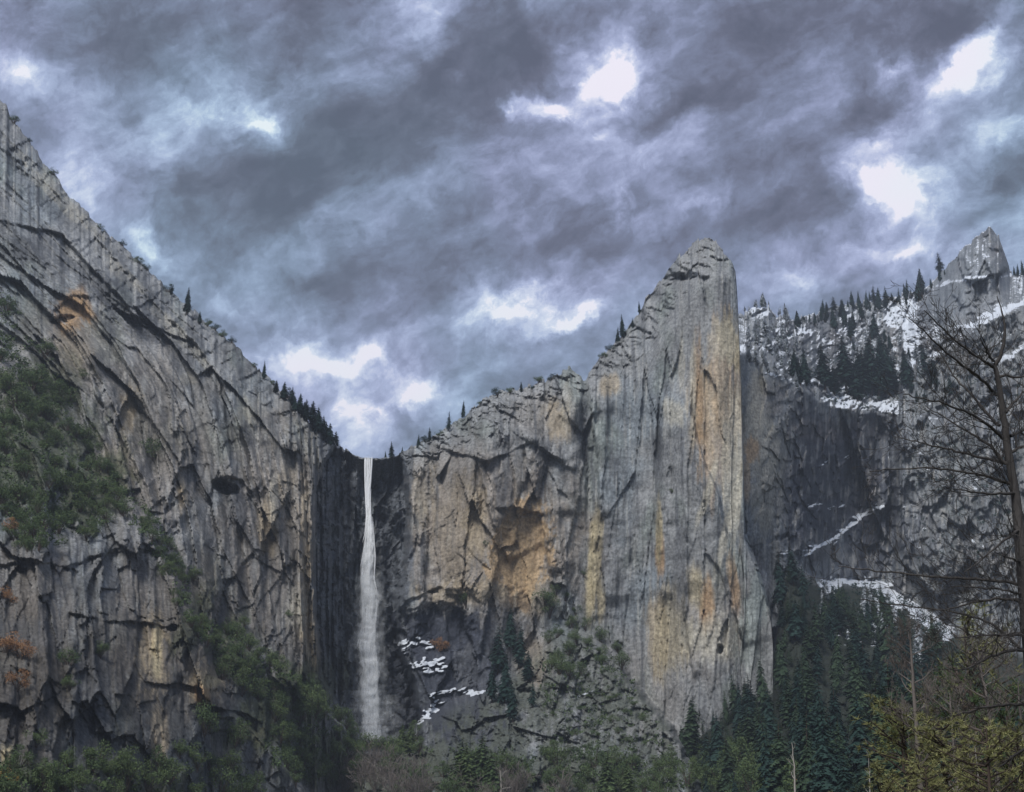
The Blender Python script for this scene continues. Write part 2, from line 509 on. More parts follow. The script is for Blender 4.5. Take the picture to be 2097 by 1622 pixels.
def rock_relief(X, Y, k=1.0, seed=0, blocks=.7, big=1.0):
    """Joints, plates and ribs of weathered granite, in metres towards the valley."""
    wx, wy = warp_xy(X, Y, seed)
    zone = ss(-.1, .3, fbm(X / 110, Y / 150, 3, seed + 40))      # massive rock against shattered rock
    zone2 = ss(-.05, .3, fbm(X / 70, Y / 90, 3, seed + 44))
    h = 9.0 * fbm(X / 80, Y / 320, 3, seed + 3)
    a, e = slabs(wx / 85, wy / 280, seed + 4, 1.5); h += 6.2 * big * a
    a, e = slabs(wx / 34, wy / 170, seed + 9, 1.5); h += (2.0 + 1.8 * zone) * a - .5 * zone * (1 - ss(0, .04, e))
    a, e = slabs((wx + .25 * wy) / 19, wy / 60, seed + 14, 1.0); h += (.3 + 1.4 * zone2) * a
    a, e = slabs((wx - .2 * wy) / 9, wy / 24, seed + 16, 1.0); h += blocks * (.12 + 1.4 * zone * zone2) * a
    a, e = slabs((X + .1 * wy) / 5, Y / 9, seed + 18, 1.0); h += blocks * (.06 + .6 * zone2 * zone) * a
    # blocky ledges: short, nearly level overhangs
    a, e = slabs((wx + 12 * fbm(X / 20, Y / 20, 2, seed + 30)) / 52, (wy + .3 * wx) / 26, seed + 31, .3); h += blocks * 1.7 * (1 - .7 * zone) * zone2 * a
    h += 1.2 * ridged(wx / 13, wy / 160, 3, seed + 19) * (.15 + zone * zone2) + .45 * fbm(X / 7, Y / 11, 3, seed + 23)
    return h * k

def plate_tone(X, Y, seed):
    """Every plate weathers to a shade of its own."""
    wx, wy = warp_xy(X, Y, seed)
    return (.5 * slabs(wx / 30, wy / 150, seed + 9, 0)[0] + .45 * slabs((wx + .25 * wy) / 17, wy / 46, seed + 14, 0)[0]
            + .45 * slabs((wx - .2 * wy) / 9, wy / 24, seed + 16, 0)[0] + .3 * slabs((X + .1 * wy) / 5, Y / 9, seed + 18, 0)[0])

def col_mix(c, mask, target):
    return c + mask[..., None] * (np.asarray(target) - c)

# ---- wall A: left cliff, waterfall recess, middle wall and leaning tower
SKY_A = [(-260,-40),(-120,85),(-20,192),(0,203),(14,212),(20,232),(40,262),(75,310),(105,352),(140,397),(190,447),(230,487),
 (270,522),(300,547),(340,587),(385,627),(420,657),(455,690),(480,707),(510,737),(545,768),(580,805),(610,835),(640,865),
 (665,890),(690,911),(715,927),(740,937),(775,939),(800,936),(830,924),(850,913),(880,897),(905,882),(930,866),(960,842),
 (985,822),(1010,808),(1050,797),(1075,792),(1100,786),(1125,771),(1150,758),(1165,752),(1178,762),(1190,773),(1200,777),
 (1220,744),(1245,716),(1265,692),(1285,668),(1305,643),(1320,617),(1340,592),(1362,564),(1372,546),(1395,522),(1420,500),
 (1440,486),(1455,487),(1470,498),(1480,512),(1490,525),(1500,538),(1506,552),(1508,575),(1510,605),(1512,650),(1515,720),
 (1518,820),(1520,900),(1524,1080),(1531,1100),(1546,1140),(1562,1190),(1578,1250),(1583,1310)]
us = np.concatenate([np.arange(-260, 0, 5.0), np.arange(0, 1496, 2.0), np.arange(1496, 1530, .5), np.arange(1530, 1583.5, 1.0)])
topA = interp(SKY_A)(us)
jag = 5 * fbm(us / 24, us * 0, 3, 3) + 3.0 * slabs(us / 9, us * 0 + .3, 5)[0]
jag += 3.5 * slabs(us / 15, us * 0 + .7, 6, 1.5)[0]
jag *= np.interp(us, [-260, 690, 735, 780, 830, 1495, 1510, 1600], [1, 1, .1, .1, 1, 1, .2, .2])
A = Sheet(us, topA + jag, 1790.0, 640)
X, Y = A.X, A.Y
up = np.clip((1700 - Y), 0, None)                      # height above the foot in the picture
below = Y - A.top                                       # how far under the skyline

face = interp([(-260, 560), (0, 640), (300, 730), (560, 800), (640, 830), (700, 880), (760, 905), (840, 890), (900, 885), (1000, 880), (1200, 905),
               (1300, 900), (1400, 876), (1460, 868), (1500, 872), (1520, 874), (1583, 880)])(X)
D = face.copy()
# leaning back, foot nearer than head
bat = interp([(-260, .30), (0, .28), (400, .22), (640, .12), (850, .03), (1583, .02)])(X)
D += (1000 - Y) * bat
# the rounded slab shoulder below the left skyline
shw = interp([(-260, 260), (0, 230), (200, 190), (400, 160), (560, 120), (680, 60), (740, 15), (780, 12), (850, 50), (960, 110), (1130, 80), (1200, 40), (1260, 120), (1340, 150),
              (1440, 110), (1500, 30), (1583, 14)])(X)
sha = interp([(-260, 130), (0, 120), (300, 100), (560, 70), (700, 25), (760, 6), (850, 30), (960, 60), (1130, 35), (1200, 25), (1300, 70), (1440, 60), (1500, 30), (1583, 20)])(X)
q = np.clip(1 - below / shw, 0, 1)
D += sha * q ** 1.6

# waterfall recess
xl = interp([(850, 720), (908, 690), (960, 655), (1010, 641), (1150, 640), (1290, 648), (1380, 656), (1440, 690), (1540, 760), (1800, 900)])(Y)
xr = interp([(850, 800), (935, 822), (1000, 832), (1050, 838), (1100, 836), (1180, 826), (1220, 812), (1260, 808), (1330, 820), (1420, 850), (1800, 900)])(Y)
wob = 7 * fbm(X / 30, Y / 40, 3, 31)
rec = ss(-4, 5, X + wob - xl) * ss(-9, 9, xr - X + wob)
rec *= ss(-2, 22, below)
D += 38 * rec * ss(1700, 1500, Y)
D += rec * (9 * fbm(X / 26, Y / 60, 3, 37) + 5 * slabs(X / 22 + Y / 90, Y / 40, 38)[0] + 2.5 * slabs(X / 9, Y / 14, 39)[0])

# hillside at the foot of the recess and of the middle wall (apron)
xa = interp([(1240, 1120), (1290, 1190), (1340, 1252), (1420, 1312), (1490, 1372), (1600, 1432), (1800, 1500)])(Y) + 9 * fbm(X / 20, Y / 20, 3, 41)
ya = interp([(600, 1500), (700, 1500), (780, 1530), (850, 1480), (930, 1430), (1000, 1400), (1080, 1330), (1150, 1280), (1250, 1300), (1450, 1400)])(X)
apr = ss(12, -10, X - xa)
far = np.clip((Y - ya) / (1640 - ya), 0, 1.3)
wA = ss(700, 790, X)
D -= wA * apr * (170 * far + 22 * ss(0, 30, Y - ya))
# behind the apron's right edge the wall runs straight down

# lower left buttress and the wooded ramps
def nearer(pts, amp, w=8, fall=None):
    """Everything on the right-hand side (on the picture, following the line) stands nearer by amp."""
    if not fall:
        d, s, al = sdist(X, Y, pts)
        D[...] -= amp * ss(-w, w, d * s + 5 * fbm(X / 22, Y / 22, 3, int(pts[0][0]) + 50))
        return
    pad = 3.2 * fall + 10
    m = ((X > min(p[0] for p in pts) - pad) & (X < max(p[0] for p in pts) + pad)
         & (Y > min(p[1] for p in pts) - pad) & (Y < max(p[1] for p in pts) + pad))
    x, y = X[m], Y[m]
    d, s, al = sdist(x, y, pts)
    sd_ = d * s + 5 * fbm(x / 22, y / 22, 3, int(pts[0][0]) + 50)
    br = 1.0 if amp > 12 else np.clip(.75 + 1.3 * fbm(x / 60, y / 60, 3, int(pts[0][1]) + 9), .15, 1.25)
    D[m] -= amp * br * ss(-w, w, sd_) * np.exp(-np.clip(sd_, 0, None) / fall) * (ss(0, .07, al) * ss(1, .93, al) if amp < 12 else ss(0, .3, al) * ss(1, .55, al))
# signed side: following the line from upper left to lower right, the foot lies to the right (+)
nearer([(-300, 690), (-40, 850), (140, 935), (240, 1010), (330, 1075), (345, 1150), (400, 1265), (440, 1380), (470, 1450), (560, 1540), (640, 1640), (700, 1800)], 42, 7)
nearer([(300, 1180), (440, 1290), (530, 1340), (620, 1408), (700, 1478), (765, 1550), (860, 1700), (900, 1800)], 36, 7, 260)

D -= 34 * np.clip(1 - blob(X, Y, 190, 1420, 260, 380) ** 2, 0, 1)
chk = ss(720, 600, X) * ss(850, 1050, Y)
D -= chk * (2.2 * slabs((X + 14 * fbm(X / 40, Y / 40, 3, 171)) / 84, (Y + 14 * fbm(X / 40, Y / 40, 3, 172)) / 190, 173, 1.4)[0] + 1.2 * slabs(X / 26, (Y - .2 * X) / 80, 175, 1.4)[0])
# single plates, overhangs and dihedrals read off the photograph: the line's right side stands proud
for pts, amp, fall in [
    ([(500,950),(478,850),(448,765),(400,702),(330,640),(262,562),(200,492),(130,412),(70,352),(0,300),(-60,250)], 11, 60),
    ([(352,770),(335,705),(280,652),(240,602),(200,562),(160,522),(130,482),(60,466),(0,452),(-60,440)], 16, 70),
    ([(210,640),(196,610),(150,602),(105,640)], 6, 40),
    ([(520,1010),(495,985),(465,975),(432,985)], 9, 40),
    ([(455,700),(500,800),(520,900),(545,1000),(556,1100)][::-1], 6, 40),
    ([(560,800),(600,900),(612,1000),(610,1100)][::-1], 5, 40),
    ([(640,1400),(630,1200),(618,1050),(630,940)], 6, 45),
    ([(1180,965),(1090,905),(1000,945),(940,930),(880,905)], 8, 40),
    ([(1045,1155),(1022,1110),(1000,1040),(986,980),(975,930)], 8, 60),
    ([(1125,1185),(1110,1055),(1060,1040),(1010,1042)], 7, 50),
    ([(1000,1240),(940,1212),(900,1202),(868,1216),(830,1232),(812,1262)], 8, 60),
    ([(1455,566),(1410,562),(1366,572)], 9, 50),
    ([(1205,770),(1212,860),(1225,960),(1228,1100),(1240,1250)][::-1], 7, 70),
    ([(1195,775),(1188,860),(1200,960),(1198,1060)], 6, 60),
    ([(1510,1210),(1488,1090),(1470,1010),(1430,910),(1415,840),(1420,760)][::-1], 12.5, 90),
    ([(1350,1250),(1348,1050),(1352,900),(1345,800)], 5, 50),
    ([(1290,1280),(1285,1100),(1292,950)], 4, 40),
    ([(1420,1400),(1400,1250),(1405,1100),(1395,950)], 4, 40),
    ([(1215,1270),(1212,1180),(1200,1090)], 4, 30),
    ([(1525,1330),(1500,1240),(1470,1160),(1440,1130)], 5, 40),
    ([(990,850),(1060,890),(1130,935),(1180,965)][::-1], 5, 40),
    ([(345,1130),(250,1120),(140,1160),(60,1150),(-20,1160)], 7, 60),
    ([(365,1290),(300,1275),(200,1270),(130,1250)], 6, 50),
    ([(540,1480),(500,1470),(455,1470),(440,1465)], 9, 25),
    ([(150,1300),(160,1400),(155,1500),(140,1600)], 7, 40),
    ([(60,1700),(70,1500),(100,1400),(95,1250)][::-1], 7, 40),
    ([(330,1090),(300,1000),(250,900),(190,800),(170,700)], 9, 80),
]:
    nearer(pts, amp, 3, fall)
# cave, hollow under the arch and tower niches
for cx, cy, rx, ry, ang, amp in [(462,998,30,14,-20,18),(890,1290,88,58,0,9),(1395,568,40,10,8,9),(1335,612,22,10,40,7),(1475,1330,7,11,0,8),
                                 (130,655,26,9,10,8),(1170,780,10,14,0,5),(355,1285,12,8,0,8),(420,1450,14,22,0,9),(1068,1130,62,95,-8,5),(705,905,22,18,0,8)]:
    D += amp * ss(1.1, .6, blob(X, Y, cx, cy, rx, ry, ang) + .18 * fbm(X / 14, Y / 14, 3, 88))
# how rough the rock is from place to place
rough = 1.0 + .25 * fbm(X / 160, Y / 160, 2, 90)
rough *= 1 - .55 * ss(1.2, .6, blob(X, Y, 1068, 1130, 62, 95, -8))
rough *= np.interp(X, [1180, 1260, 1520], [1, .85, .8])
crest = ss(1, .35, below / np.maximum(shw * .9, 25))
rough *= 1 - .55 * crest
kx, ky = X + 6 * fbm(X / 18, Y / 18, 3, 161), Y + .45 * (X - 1000) * np.where(X < 760, 1, -.6) + 6 * fbm(X / 18, Y / 18, 3, 162)
D -= crest * np.interp(X, [500, 800], [.5, 1.0]) * (3.6 * slabs(kx / 46, ky / 22, 163, 1.2)[0] + 2.4 * slabs(kx / 20, ky / 10, 165, 1.2)[0] + 1.1 * slabs(kx / 9, ky / 5, 167, 1.0)[0])
rough += .5 * wA * apr * ss(0, 40, Y - ya)
# on the left the joints sweep down from the shoulder and turn upright
cl = interp([(-100, -420), (200, -90), (300, 0), (400, 110), (540, 250), (700, 400), (790, 455), (920, 500), (1100, 540), (1300, 560), (1800, 590)])(Y)
XF = X - cl * ss(760, 600, X)
tw_ = ss(1150, 1240, X)
D -= (rock_relief(XF, Y, 1.0, 100) * (1 - tw_) + tw_ * rock_relief(X * 1.25, Y * .42, .75, 170, .25, .4)) * rough
fl = ss(700, 620, X) * ss(1500, 1250, Y)
D -= fl * (6.0 * fbm(XF / 34, Y / 420, 3, 151) + 4.5 * slabs((XF + 6 * fbm(X / 30, Y / 60, 3, 152)) / 44, Y / 330, 153, 1.2)[0] + 1.6 * ridged(XF / 15, Y / 260, 3, 155))
# bushy broken crest and the apron's boulders
a_, e_ = slabs(X / 11 + .4 * fbm(X / 9, Y / 9, 2, 64), Y / 9, 65)
ax_, ay_ = X + 10 * fbm(X / 25, Y / 25, 3, 181), Y + 8 * fbm(X / 25, Y / 25, 3, 182) - .5 * X
D -= wA * apr * ss(0, 50, Y - ya) * (1.3 * a_ + 22 * fbm(X / 60, Y / 80, 5, 183, .6) + 3.5 * slabs(ax_ / 50, Y / 70, 184, 1.3)[0] + 1.8 * slabs(ax_ / 20, ay_ / 22, 186, 1.3)[0])

# ---- colours of wall A
b1 = fbm(X / 150, Y / 190, 4, 200); b2 = fbm(X / 40, Y / 70, 4, 210); b3 = fbm(X / 12, Y / 22, 3, 220)
grey = np.array([.25, .255, .258]); blue = np.array([.215, .24, .26]); brown = np.array([.245, .215, .185]); green = np.array([.20, .23, .21])
C = np.ones(X.shape + (3,)) * grey
C = col_mix(C, ss(-.1, .35, b1), blue)
C = col_mix(C, .6 * ss(.05, .4, fbm(X / 90, Y / 140, 3, 230)), green)
bm = np.zeros(X.shape)
for cx, cy, rx, ry, w in [(1010,1100,230,190,1.0),(900,1000,130,110,.7),(560,1100,150,320,.75),(300,900,170,220,.65),(130,760,180,170,.5),(350,1300,200,220,.75),(60,1350,130,260,.8),
                          (1440,1280,120,120,.6),(600,1280,80,200,.6),(1120,850,80,60,.45),(1090,1360,60,80,.6),(1330,1420,90,150,.3),(640,1000,60,120,.5)]:
    bm = np.maximum(bm, w * ss(1.25, .45, blob(X, Y, cx, cy, rx, ry) + .35 * b2 + .15 * b3))
C = col_mix(C, bm, brown)
C *= (1 + .30 * b2 + .26 * b3 + .24 * plate_tone(XF, Y, 100) * (1 - .6 * tw_))[..., None]
# pale and dark vertical water streaks
st1 = fbm(X / 5.5, Y / 120, 3, 240); st2 = fbm(X / 10, Y / 170, 3, 250)
C = col_mix(C, .65 * ss(.12, .42, st1) * ss(-.25, .25, b1 + b2), (.40, .40, .38))
C = col_mix(C, .72 * ss(.10, .42, st2), (.10, .105, .115))
st3 = fbm(X / 3.2, Y / 60, 2, 255)
C = col_mix(C, .5 * ss(.2, .5, st3) * ss(-.1, .3, fbm(X / 60, Y / 120, 2, 256)), (.085, .09, .10))
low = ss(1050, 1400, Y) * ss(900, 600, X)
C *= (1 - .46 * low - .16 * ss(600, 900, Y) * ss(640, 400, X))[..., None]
PT = plate_tone(XF, Y, 100) * (1 - tw_) + tw_ * plate_tone(X * 1.25, Y * .42, 170)
def stain(lst, color, edge=(1.25, .55), vs=.5):
    global C
    for cx, cy, rx, ry, ang, w in lst:
        d = blob(X, Y, cx, cy, rx, ry, ang)
        near_ = d < 2.2
        if not near_.any():
            continue
        x, y = X[near_], Y[near_]
        dd = d[near_] + .30 * PT[near_] + .30 * fbm(x / 22, y / 44, 3, 260) + vs * .5 * fbm(x / 5, y / 90, 3, 270)
        m = w * ss(*edge, dd)
        C[near_] = C[near_] + m[:, None] * (np.asarray(color) * (1 + .25 * b3[near_] + .3 * st1[near_])[:, None] - C[near_])
tan = (.355, .29, .20); orange = (.41, .265, .14); yellow = (.42, .355, .22); cream = (.48, .45, .37)
stain([(975,1070,30,70,0,.6),(930,1090,60,110,0,.35),(1060,1215,80,45,0,.6),(960,1215,120,26,0,.6),(860,1010,30,60,0,.4),(545,1080,24,60,0,.6),(630,1190,17,230,2,.75),(642,1330,18,80,0,.7),
       (310,1340,34,85,0,.6),(325,1510,18,70,0,.6),(520,1500,30,18,0,.5),(265,835,22,48,0,.7),(370,1015,12,42,0,.8),(1250,790,20,24,0,.7),(1140,865,28,46,20,.6),(420,1400,38,42,-30,.6),
       (1085,1355,32,62,0,.45),(1345,1290,24,90,0,.75),(1440,830,34,120,0,.6),(150,700,45,70,0,.35),(230,960,60,60,45,.3),(590,1000,20,80,0,.3)], tan)
stain([(1068,1130,58,95,-8,.85)], (.40, .285, .165), (1.1, .9), .1)
stain([(1482,790,34,150,2,.55),(1430,800,12,130,2,.55),(1447,1240,18,62,0,.75),(1503,1195,10,70,8,.7),(145,640,36,40,0,.8),(170,615,18,40,0,.7),(1352,1140,9,50,0,.8),(415,1425,16,26,0,.7),(1465,900,40,110,0,.45)], orange)
stain([(1215,1165,14,120,-4,.85),(1493,700,26,60,10,.75),(1425,1200,18,60,0,.6),(1380,1300,45,90,0,.5),(320,1330,14,60,0,.7),(15,1575,18,55,0,.9),(1350,1090,7,70,0,.8),(430,1395,20,14,0,.7),(1230,1230,10,50,0,.7)], yellow)
stain([(1470,1310,80,50,0,.6),(1382,845,22,30,20,.6),(1500,960,22,180,0,.7),(1478,700,30,50,0,.5),(1470,860,30,120,0,.35),(1490,1080,10,110,-14,.7),(1452,1000,8,90,-18,.7),(1160,830,12,60,0,.35),(1420,780,8,120,0,.5),(1395,740,6,70,0,.4),
       (560,1010,8,60,0,.4),(610,1250,25,40,0,.4),(510,840,40,30,45,.25),(385,775,20,12,0,.4),(250,560,60,14,-42,.35),(370,690,100,14,-45,.35),(120,400,120,14,-46,.35)], cream)
stain([(1548,1240,30,140,-12,.85),(1540,1330,30,60,0,.5)], (.27, .30, .285))
# wet black rock; the waterfall recess has some of its shade painted in
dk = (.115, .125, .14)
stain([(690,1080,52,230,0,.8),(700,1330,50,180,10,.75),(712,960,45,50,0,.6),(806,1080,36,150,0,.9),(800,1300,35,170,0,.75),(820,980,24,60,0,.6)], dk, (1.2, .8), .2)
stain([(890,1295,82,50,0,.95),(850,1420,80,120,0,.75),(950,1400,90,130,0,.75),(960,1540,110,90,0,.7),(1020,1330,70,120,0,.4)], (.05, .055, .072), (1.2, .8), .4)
stain([(60,510,70,40,0,.7),(210,600,60,34,-35,.75),(300,680,50,26,-45,.7),(170,560,60,26,-30,.6),(250,590,22,60,0,.6),(370,750,40,70,-10,.45),(310,640,26,50,0,.6),(480,1040,30,50,0,.6),(225,660,16,40,0,.5),
       (520,1120,12,120,0,.6),(470,1160,10,110,0,.5),(1020,1000,12,60,12,.6),(1040,980,8,90,8,.5),(1195,850,10,90,0,.5),(1350,900,8,90,0,.5),(1280,940,6,120,0,.4),(1395,1190,22,120,0,.45),(1250,1150,30,140,0,.3),
       (60,1300,60,40,0,.4),(190,1450,50,110,0,.35),(160,1480,9,140,0,.7),(120,1260,9,110,0,.5),(395,1150,22,60,0,.4)], (.085, .09, .10), (1.2, .5), 1.0)
# soil and leaf litter under the scrub
VEG = [(60,930,150,120,30,.8),(190,1010,110,70,35,.8),(90,800,90,70,30,.6),(590,1440,150,60,33,.8),(480,1320,50,60,0,.7),(700,1560,120,60,0,.8),(400,1270,30,90,-25,.6),(820,1580,150,60,0,.7),(1150,1590,300,50,0,.6),(200,1600,240,50,0,.5),(1180,1300,60,60,0,.35)]
stain(VEG, (.075, .085, .05), (1.2, .6), .2)
C = col_mix(C, .85 * wA * apr * ss(0, 60, Y - ya) * ss(-.6, .2, b2 + b3), (.095, .105, .085))

# ---- snow left on a few ledges of wall A
S = np.full(X.shape, -1.0)
for pts, w in [([(818,1318),(840,1316),(862,1313),(885,1326)],5),([(845,1363),(865,1358),(880,1362),(905,1352)],6),([(868,1372),(890,1374),(912,1368)],5),([(880,1430),(900,1418),(935,1414),(985,1420)],4),
               ([(862,1470),(880,1455),(900,1440)],7),([(855,1480),(870,1472)],4),([(1185,1425),(1210,1418)],2),([(820,1325),(832,1338)],3)]:
    m = patches(X, Y, pts, w * 1.5, int(pts[0][0]))
    S = np.maximum(S, -1 + 2.2 * m); D = D - 2.0 * m
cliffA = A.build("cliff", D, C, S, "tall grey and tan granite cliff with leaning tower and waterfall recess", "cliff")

# ---- wall B: snowy gully, far spire, right-hand cliff and the talus slope below
SKY_B = [(1290,1050),(1420,760),(1480,690),(1500,655),(1520,640),(1550,630),(1572,628),(1590,648),(1620,656),(1650,645),(1690,634),(1720,625),(1760,620),(1800,612),(1850,604),(1880,597),(1900,582),(1920,563),(1935,548),
 (1950,533),(1962,521),(1966,513),(1985,500),(2000,485),(2012,475),(2027,466),(2038,474),(2047,489),(2055,511),(2062,536),(2068,557),(2080,562),(2097,564),(2200,580),(2420,650)]
us = np.concatenate([np.arange(1290, 1500, 4.0), np.arange(1500, 2100, 1.7), np.arange(2100, 2425, 5.0)])
topB = interp(SKY_B)(us)
jag = 4 * fbm(us / 18, us * 0, 3, 13) + 2.0 * slabs(us / 7, us * 0 + .3, 15)[0]
jag += 3 * slabs(us / 11, us * 0 + .7, 16, 1.5)[0]
jag *= np.interp(us, [1290, 1500, 1880, 1960, 2070, 2420], [1, 1, 1, .8, .9, 1])
B = Sheet(us, topB + jag, 1790.0, 560)
X, Y = B.X, B.Y
below = Y - B.top
# foot of the walls, top of the cliff band
yf = interp([(1290,1500),(1400,1440),(1480,1405),(1560,1390),(1582,1370),(1596,1230),(1615,1150),(1680,1185),(1800,1190),(1880,1240),(1960,1290),(2100,1330),(2420,1350)])(X) + 6 * fbm(X / 30, Y * 0, 2, 401)
yt = interp([(1290,760),(1520,735),(1560,745),(1620,780),(1680,825),(1760,845),(1840,850),(1850,800),(1900,745),(1960,700),(2060,640),(2420,600)])(X) + 8 * fbm(X / 25, Y * 0, 3, 402)
dfoot = interp([(1290, 960), (1450, 935), (1530, 955), (1600, 978), (1645, 1005), (1700, 1130), (1800, 1230), (1900, 1220), (2000, 1180), (2420, 1100)])(X)
dbot = interp([(1290, 860), (1450, 770), (1600, 540), (1800, 420), (2420, 360)])(X)
wall = dfoot + 40 * np.clip((yf - Y) / np.maximum(yf - yt, 1), 0, 1)
ttal = np.clip((Y - yf) / (1640 - yf), 0, 1.2)
talus = dfoot + (dbot - dfoot) * ttal ** .8
slope = dfoot + 40 + (interp([(1290, 300), (1560, 350), (1750, 520), (1860, 480), (1960, 260), (2420, 240)])(X)) * np.clip((yt - Y) / np.maximum(yt - B.top, 30), 0, 1) ** 1.0
D = np.where(Y > yf, talus, np.where(Y > yt, wall, slope))
# the receding flank beside the tower
D -= 40 * ss(1660, 1540, X) * ss(1200, 1000, Y)
# buttresses of the right-hand cliff
D += 28 * ss(1690, 1740, X) * ss(1850, 1800, X) * ss(1180, 1080, Y) * ss(820, 880, Y)
D -= 30 * ss(1828, 1850, X) * ss(800, 900, Y)
# the spire: rounded cone standing in front of the ridge
spx = interp([(440, 2027), (560, 2015), (700, 1985), (800, 1985)])(Y); spw = interp([(440, 8), (466, 14), (520, 52), (560, 90), (650, 130), (720, 150)])(Y)
sp = np.clip(1 - ((X - spx) / spw) ** 2, 0, 1)
D -= 80 * np.sqrt(sp) * ss(-10, -130, Y - yt)
for pts, amp, fall in [
    ([(1640,1140),(1665,1125),(1700,1108),(1745,1075),(1775,1050),(1812,1030)], 14, 40),
    ([(1870,690),(1930,672),(1985,668),(2060,640),(2110,625)], 6, 40),
    ([(1960,668),(2000,655),(2060,628),(2110,600)], 5, 30),
    ([(2040,745),(2070,725),(2110,700)], 5, 30),
    ([(1925,582),(1980,570),(2070,563)], 9, 40), ([(1962,520),(1990,512),(2030,480)], 10, 30), ([(1935,555),(1985,530),(2040,490)], 10, 30), ([(1900,600),(1960,565),(2050,520)], 8, 30), ([(2062,560),(2045,520),(2035,480)], 9, 30),
    ([(1660,955),(1720,950),(1750,935)], 6, 20), ([(1650,1040),(1690,1035),(1725,1037)], 6, 20), ([(1700,1035),(1730,1038)], 4, 20),
    ([(1850,1150),(1845,950),(1840,840)], 8, 60), ([(1960,1180),(1950,1000),(1955,860)], 6, 50)]:
    nearer(pts, amp, 3, fall)
tal = ss(0, 25, Y - yf)
bw = ss(1560, 1640, X)
D -= (rock_relief(X, Y, 1.3, 500) + bw * 4.5 * slabs((X + 9 * fbm(X / 20, Y / 40, 3, 511)) / 26, (Y + 9 * fbm(X / 30, Y / 30, 3, 512)) / 62, 513, 1.3)[0] + bw * 2.2 * slabs((X - .2 * Y) / 13, (Y + .3 * X) / 17, 515, 1.2)[0]) * (1 - .5 * tal) 
slo = ss(4, -12, Y - yt) * ss(1.0, 1.3, blob(X, Y, 2010, 580, 90, 110))
# hummocks, ribs and terraces on the snowy slope
sx, sy = X + 14 * fbm(X / 22, Y / 22, 3, 541), Y + 10 * fbm(X / 20, Y / 20, 3, 542) + .35 * X
D -= slo * (34 * fbm(sx / 34, sy / 20, 5, 540, .6) + 7 * slabs(sx / 24, sy / 13, 545)[0] + 4 * slabs(sx / 10, sy / 6, 548)[0])
D -= tal * (10 * fbm(X / 40, Y / 25, 3, 550))
# ---- colours of wall B
b1 = fbm(X / 120, Y / 150, 4, 600); b2 = fbm(X / 34, Y / 60, 4, 610); b3 = fbm(X / 11, Y / 20, 3, 620)
st1 = fbm(X / 4.5, Y / 90, 3, 640); st2 = fbm(X / 8, Y / 150, 3, 650)
C = np.ones(X.shape + (3,)) * np.array([.215, .23, .245])
C = col_mix(C, ss(-.1, .4, b1), (.16, .17, .19))
C = col_mix(C, .6 * ss(.0, .4, fbm(X / 70, Y / 110, 3, 630)), (.17, .155, .145))
C *= (1 + .25 * b2 + .25 * b3 + .25 * plate_tone(X, Y, 500))[..., None]
C = col_mix(C, .6 * ss(.12, .45, st1), (.31, .31, .30)); C = col_mix(C, .7 * ss(.1, .42, st2), (.07, .075, .085))
C = col_mix(C, .4 * ss(1820, 1900, X) * ss(650, 850, Y) * ss(-.3, .3, b2), (.12, .13, .125))
PT = plate_tone(X, Y, 500)
stain([(1560,930,46,140,0,.75),(1545,830,26,80,0,.6),(1600,900,26,60,0,.5),(1570,1010,40,80,0,.5)], (.36, .345, .30))
stain([(1540,925,14,26,0,.7),(1528,980,12,60,0,.5)], orange)
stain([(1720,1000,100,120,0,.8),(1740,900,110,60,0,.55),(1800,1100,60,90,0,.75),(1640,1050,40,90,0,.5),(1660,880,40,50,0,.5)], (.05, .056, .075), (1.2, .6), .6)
stain([(1700,880,90,24,0,.5),(1780,1000,16,70,0,.5)], (.20, .175, .165))
stain([(1985,600,110,90,0,.5)], (.24, .26, .285))
C = col_mix(C, .75 * bw * ss(.05, .4, fbm(X / 7, Y / 45, 3, 656)) * ss(650, 850, Y + 30 * b1), (.30, .295, .285))
C = col_mix(C, np.where(X > 1845, .5, .8) * bw * ss(.0, .35, fbm(X / 9, Y / 70, 3, 657)) * ss(650, 850, Y + 30 * b1), (.045, .05, .065))
C = col_mix(C, .96 * tal, (.026, .032, .022))
# ---- snow on wall B
S = np.full(X.shape, -.35)
S = np.maximum(S, -.35 + .80 * slo * (.66 + .7 * fbm(X / 45, Y / 24, 3, 660)))
S = np.maximum(S, -.35 + ss(1600, 1660, X) * ss(1250, 1100, Y) * np.where(X > 1830, .52, .46) * (1 + .5 * fbm(X / 60, Y / 60, 3, 661)))
S = np.maximum(S, -.35 + .42 * ss(1880, 1930, X) * ss(1.2, .8, blob(X, Y, 2010, 580, 110, 130)) )
for cx, cy, rx, ry, ang, w in [(1660,720,60,70,0,.35),(1845,640,42,34,0,1.2),(1865,690,22,60,10,1.0),(1730,825,70,16,-8,.7),(1815,835,40,20,-25,.8),(1900,730,60,40,0,.55),(1955,735,50,30,0,.5),(1850,760,20,50,0,.8),(1780,790,70,30,0,.5),
                               (1700,1195,30,22,0,.8),(1770,1190,70,15,-8,.85),(1840,1225,60,30,-25,.6),(1900,1260,70,26,-28,.72),(1930,1290,36,32,0,.65),(1790,1250,30,40,0,.5),(1570,650,50,40,0,.25),(1600,720,60,50,0,.3),
                               (2030,900,60,120,0,.25),(1760,1290,120,40,0,.4)]:
    S = np.maximum(S, -.4 + w * 1.25 * ss(1.25, .55, blob(X, Y, cx, cy, rx, ry, ang) + .45 * fbm(X / 20, Y / 12, 3, 670)))
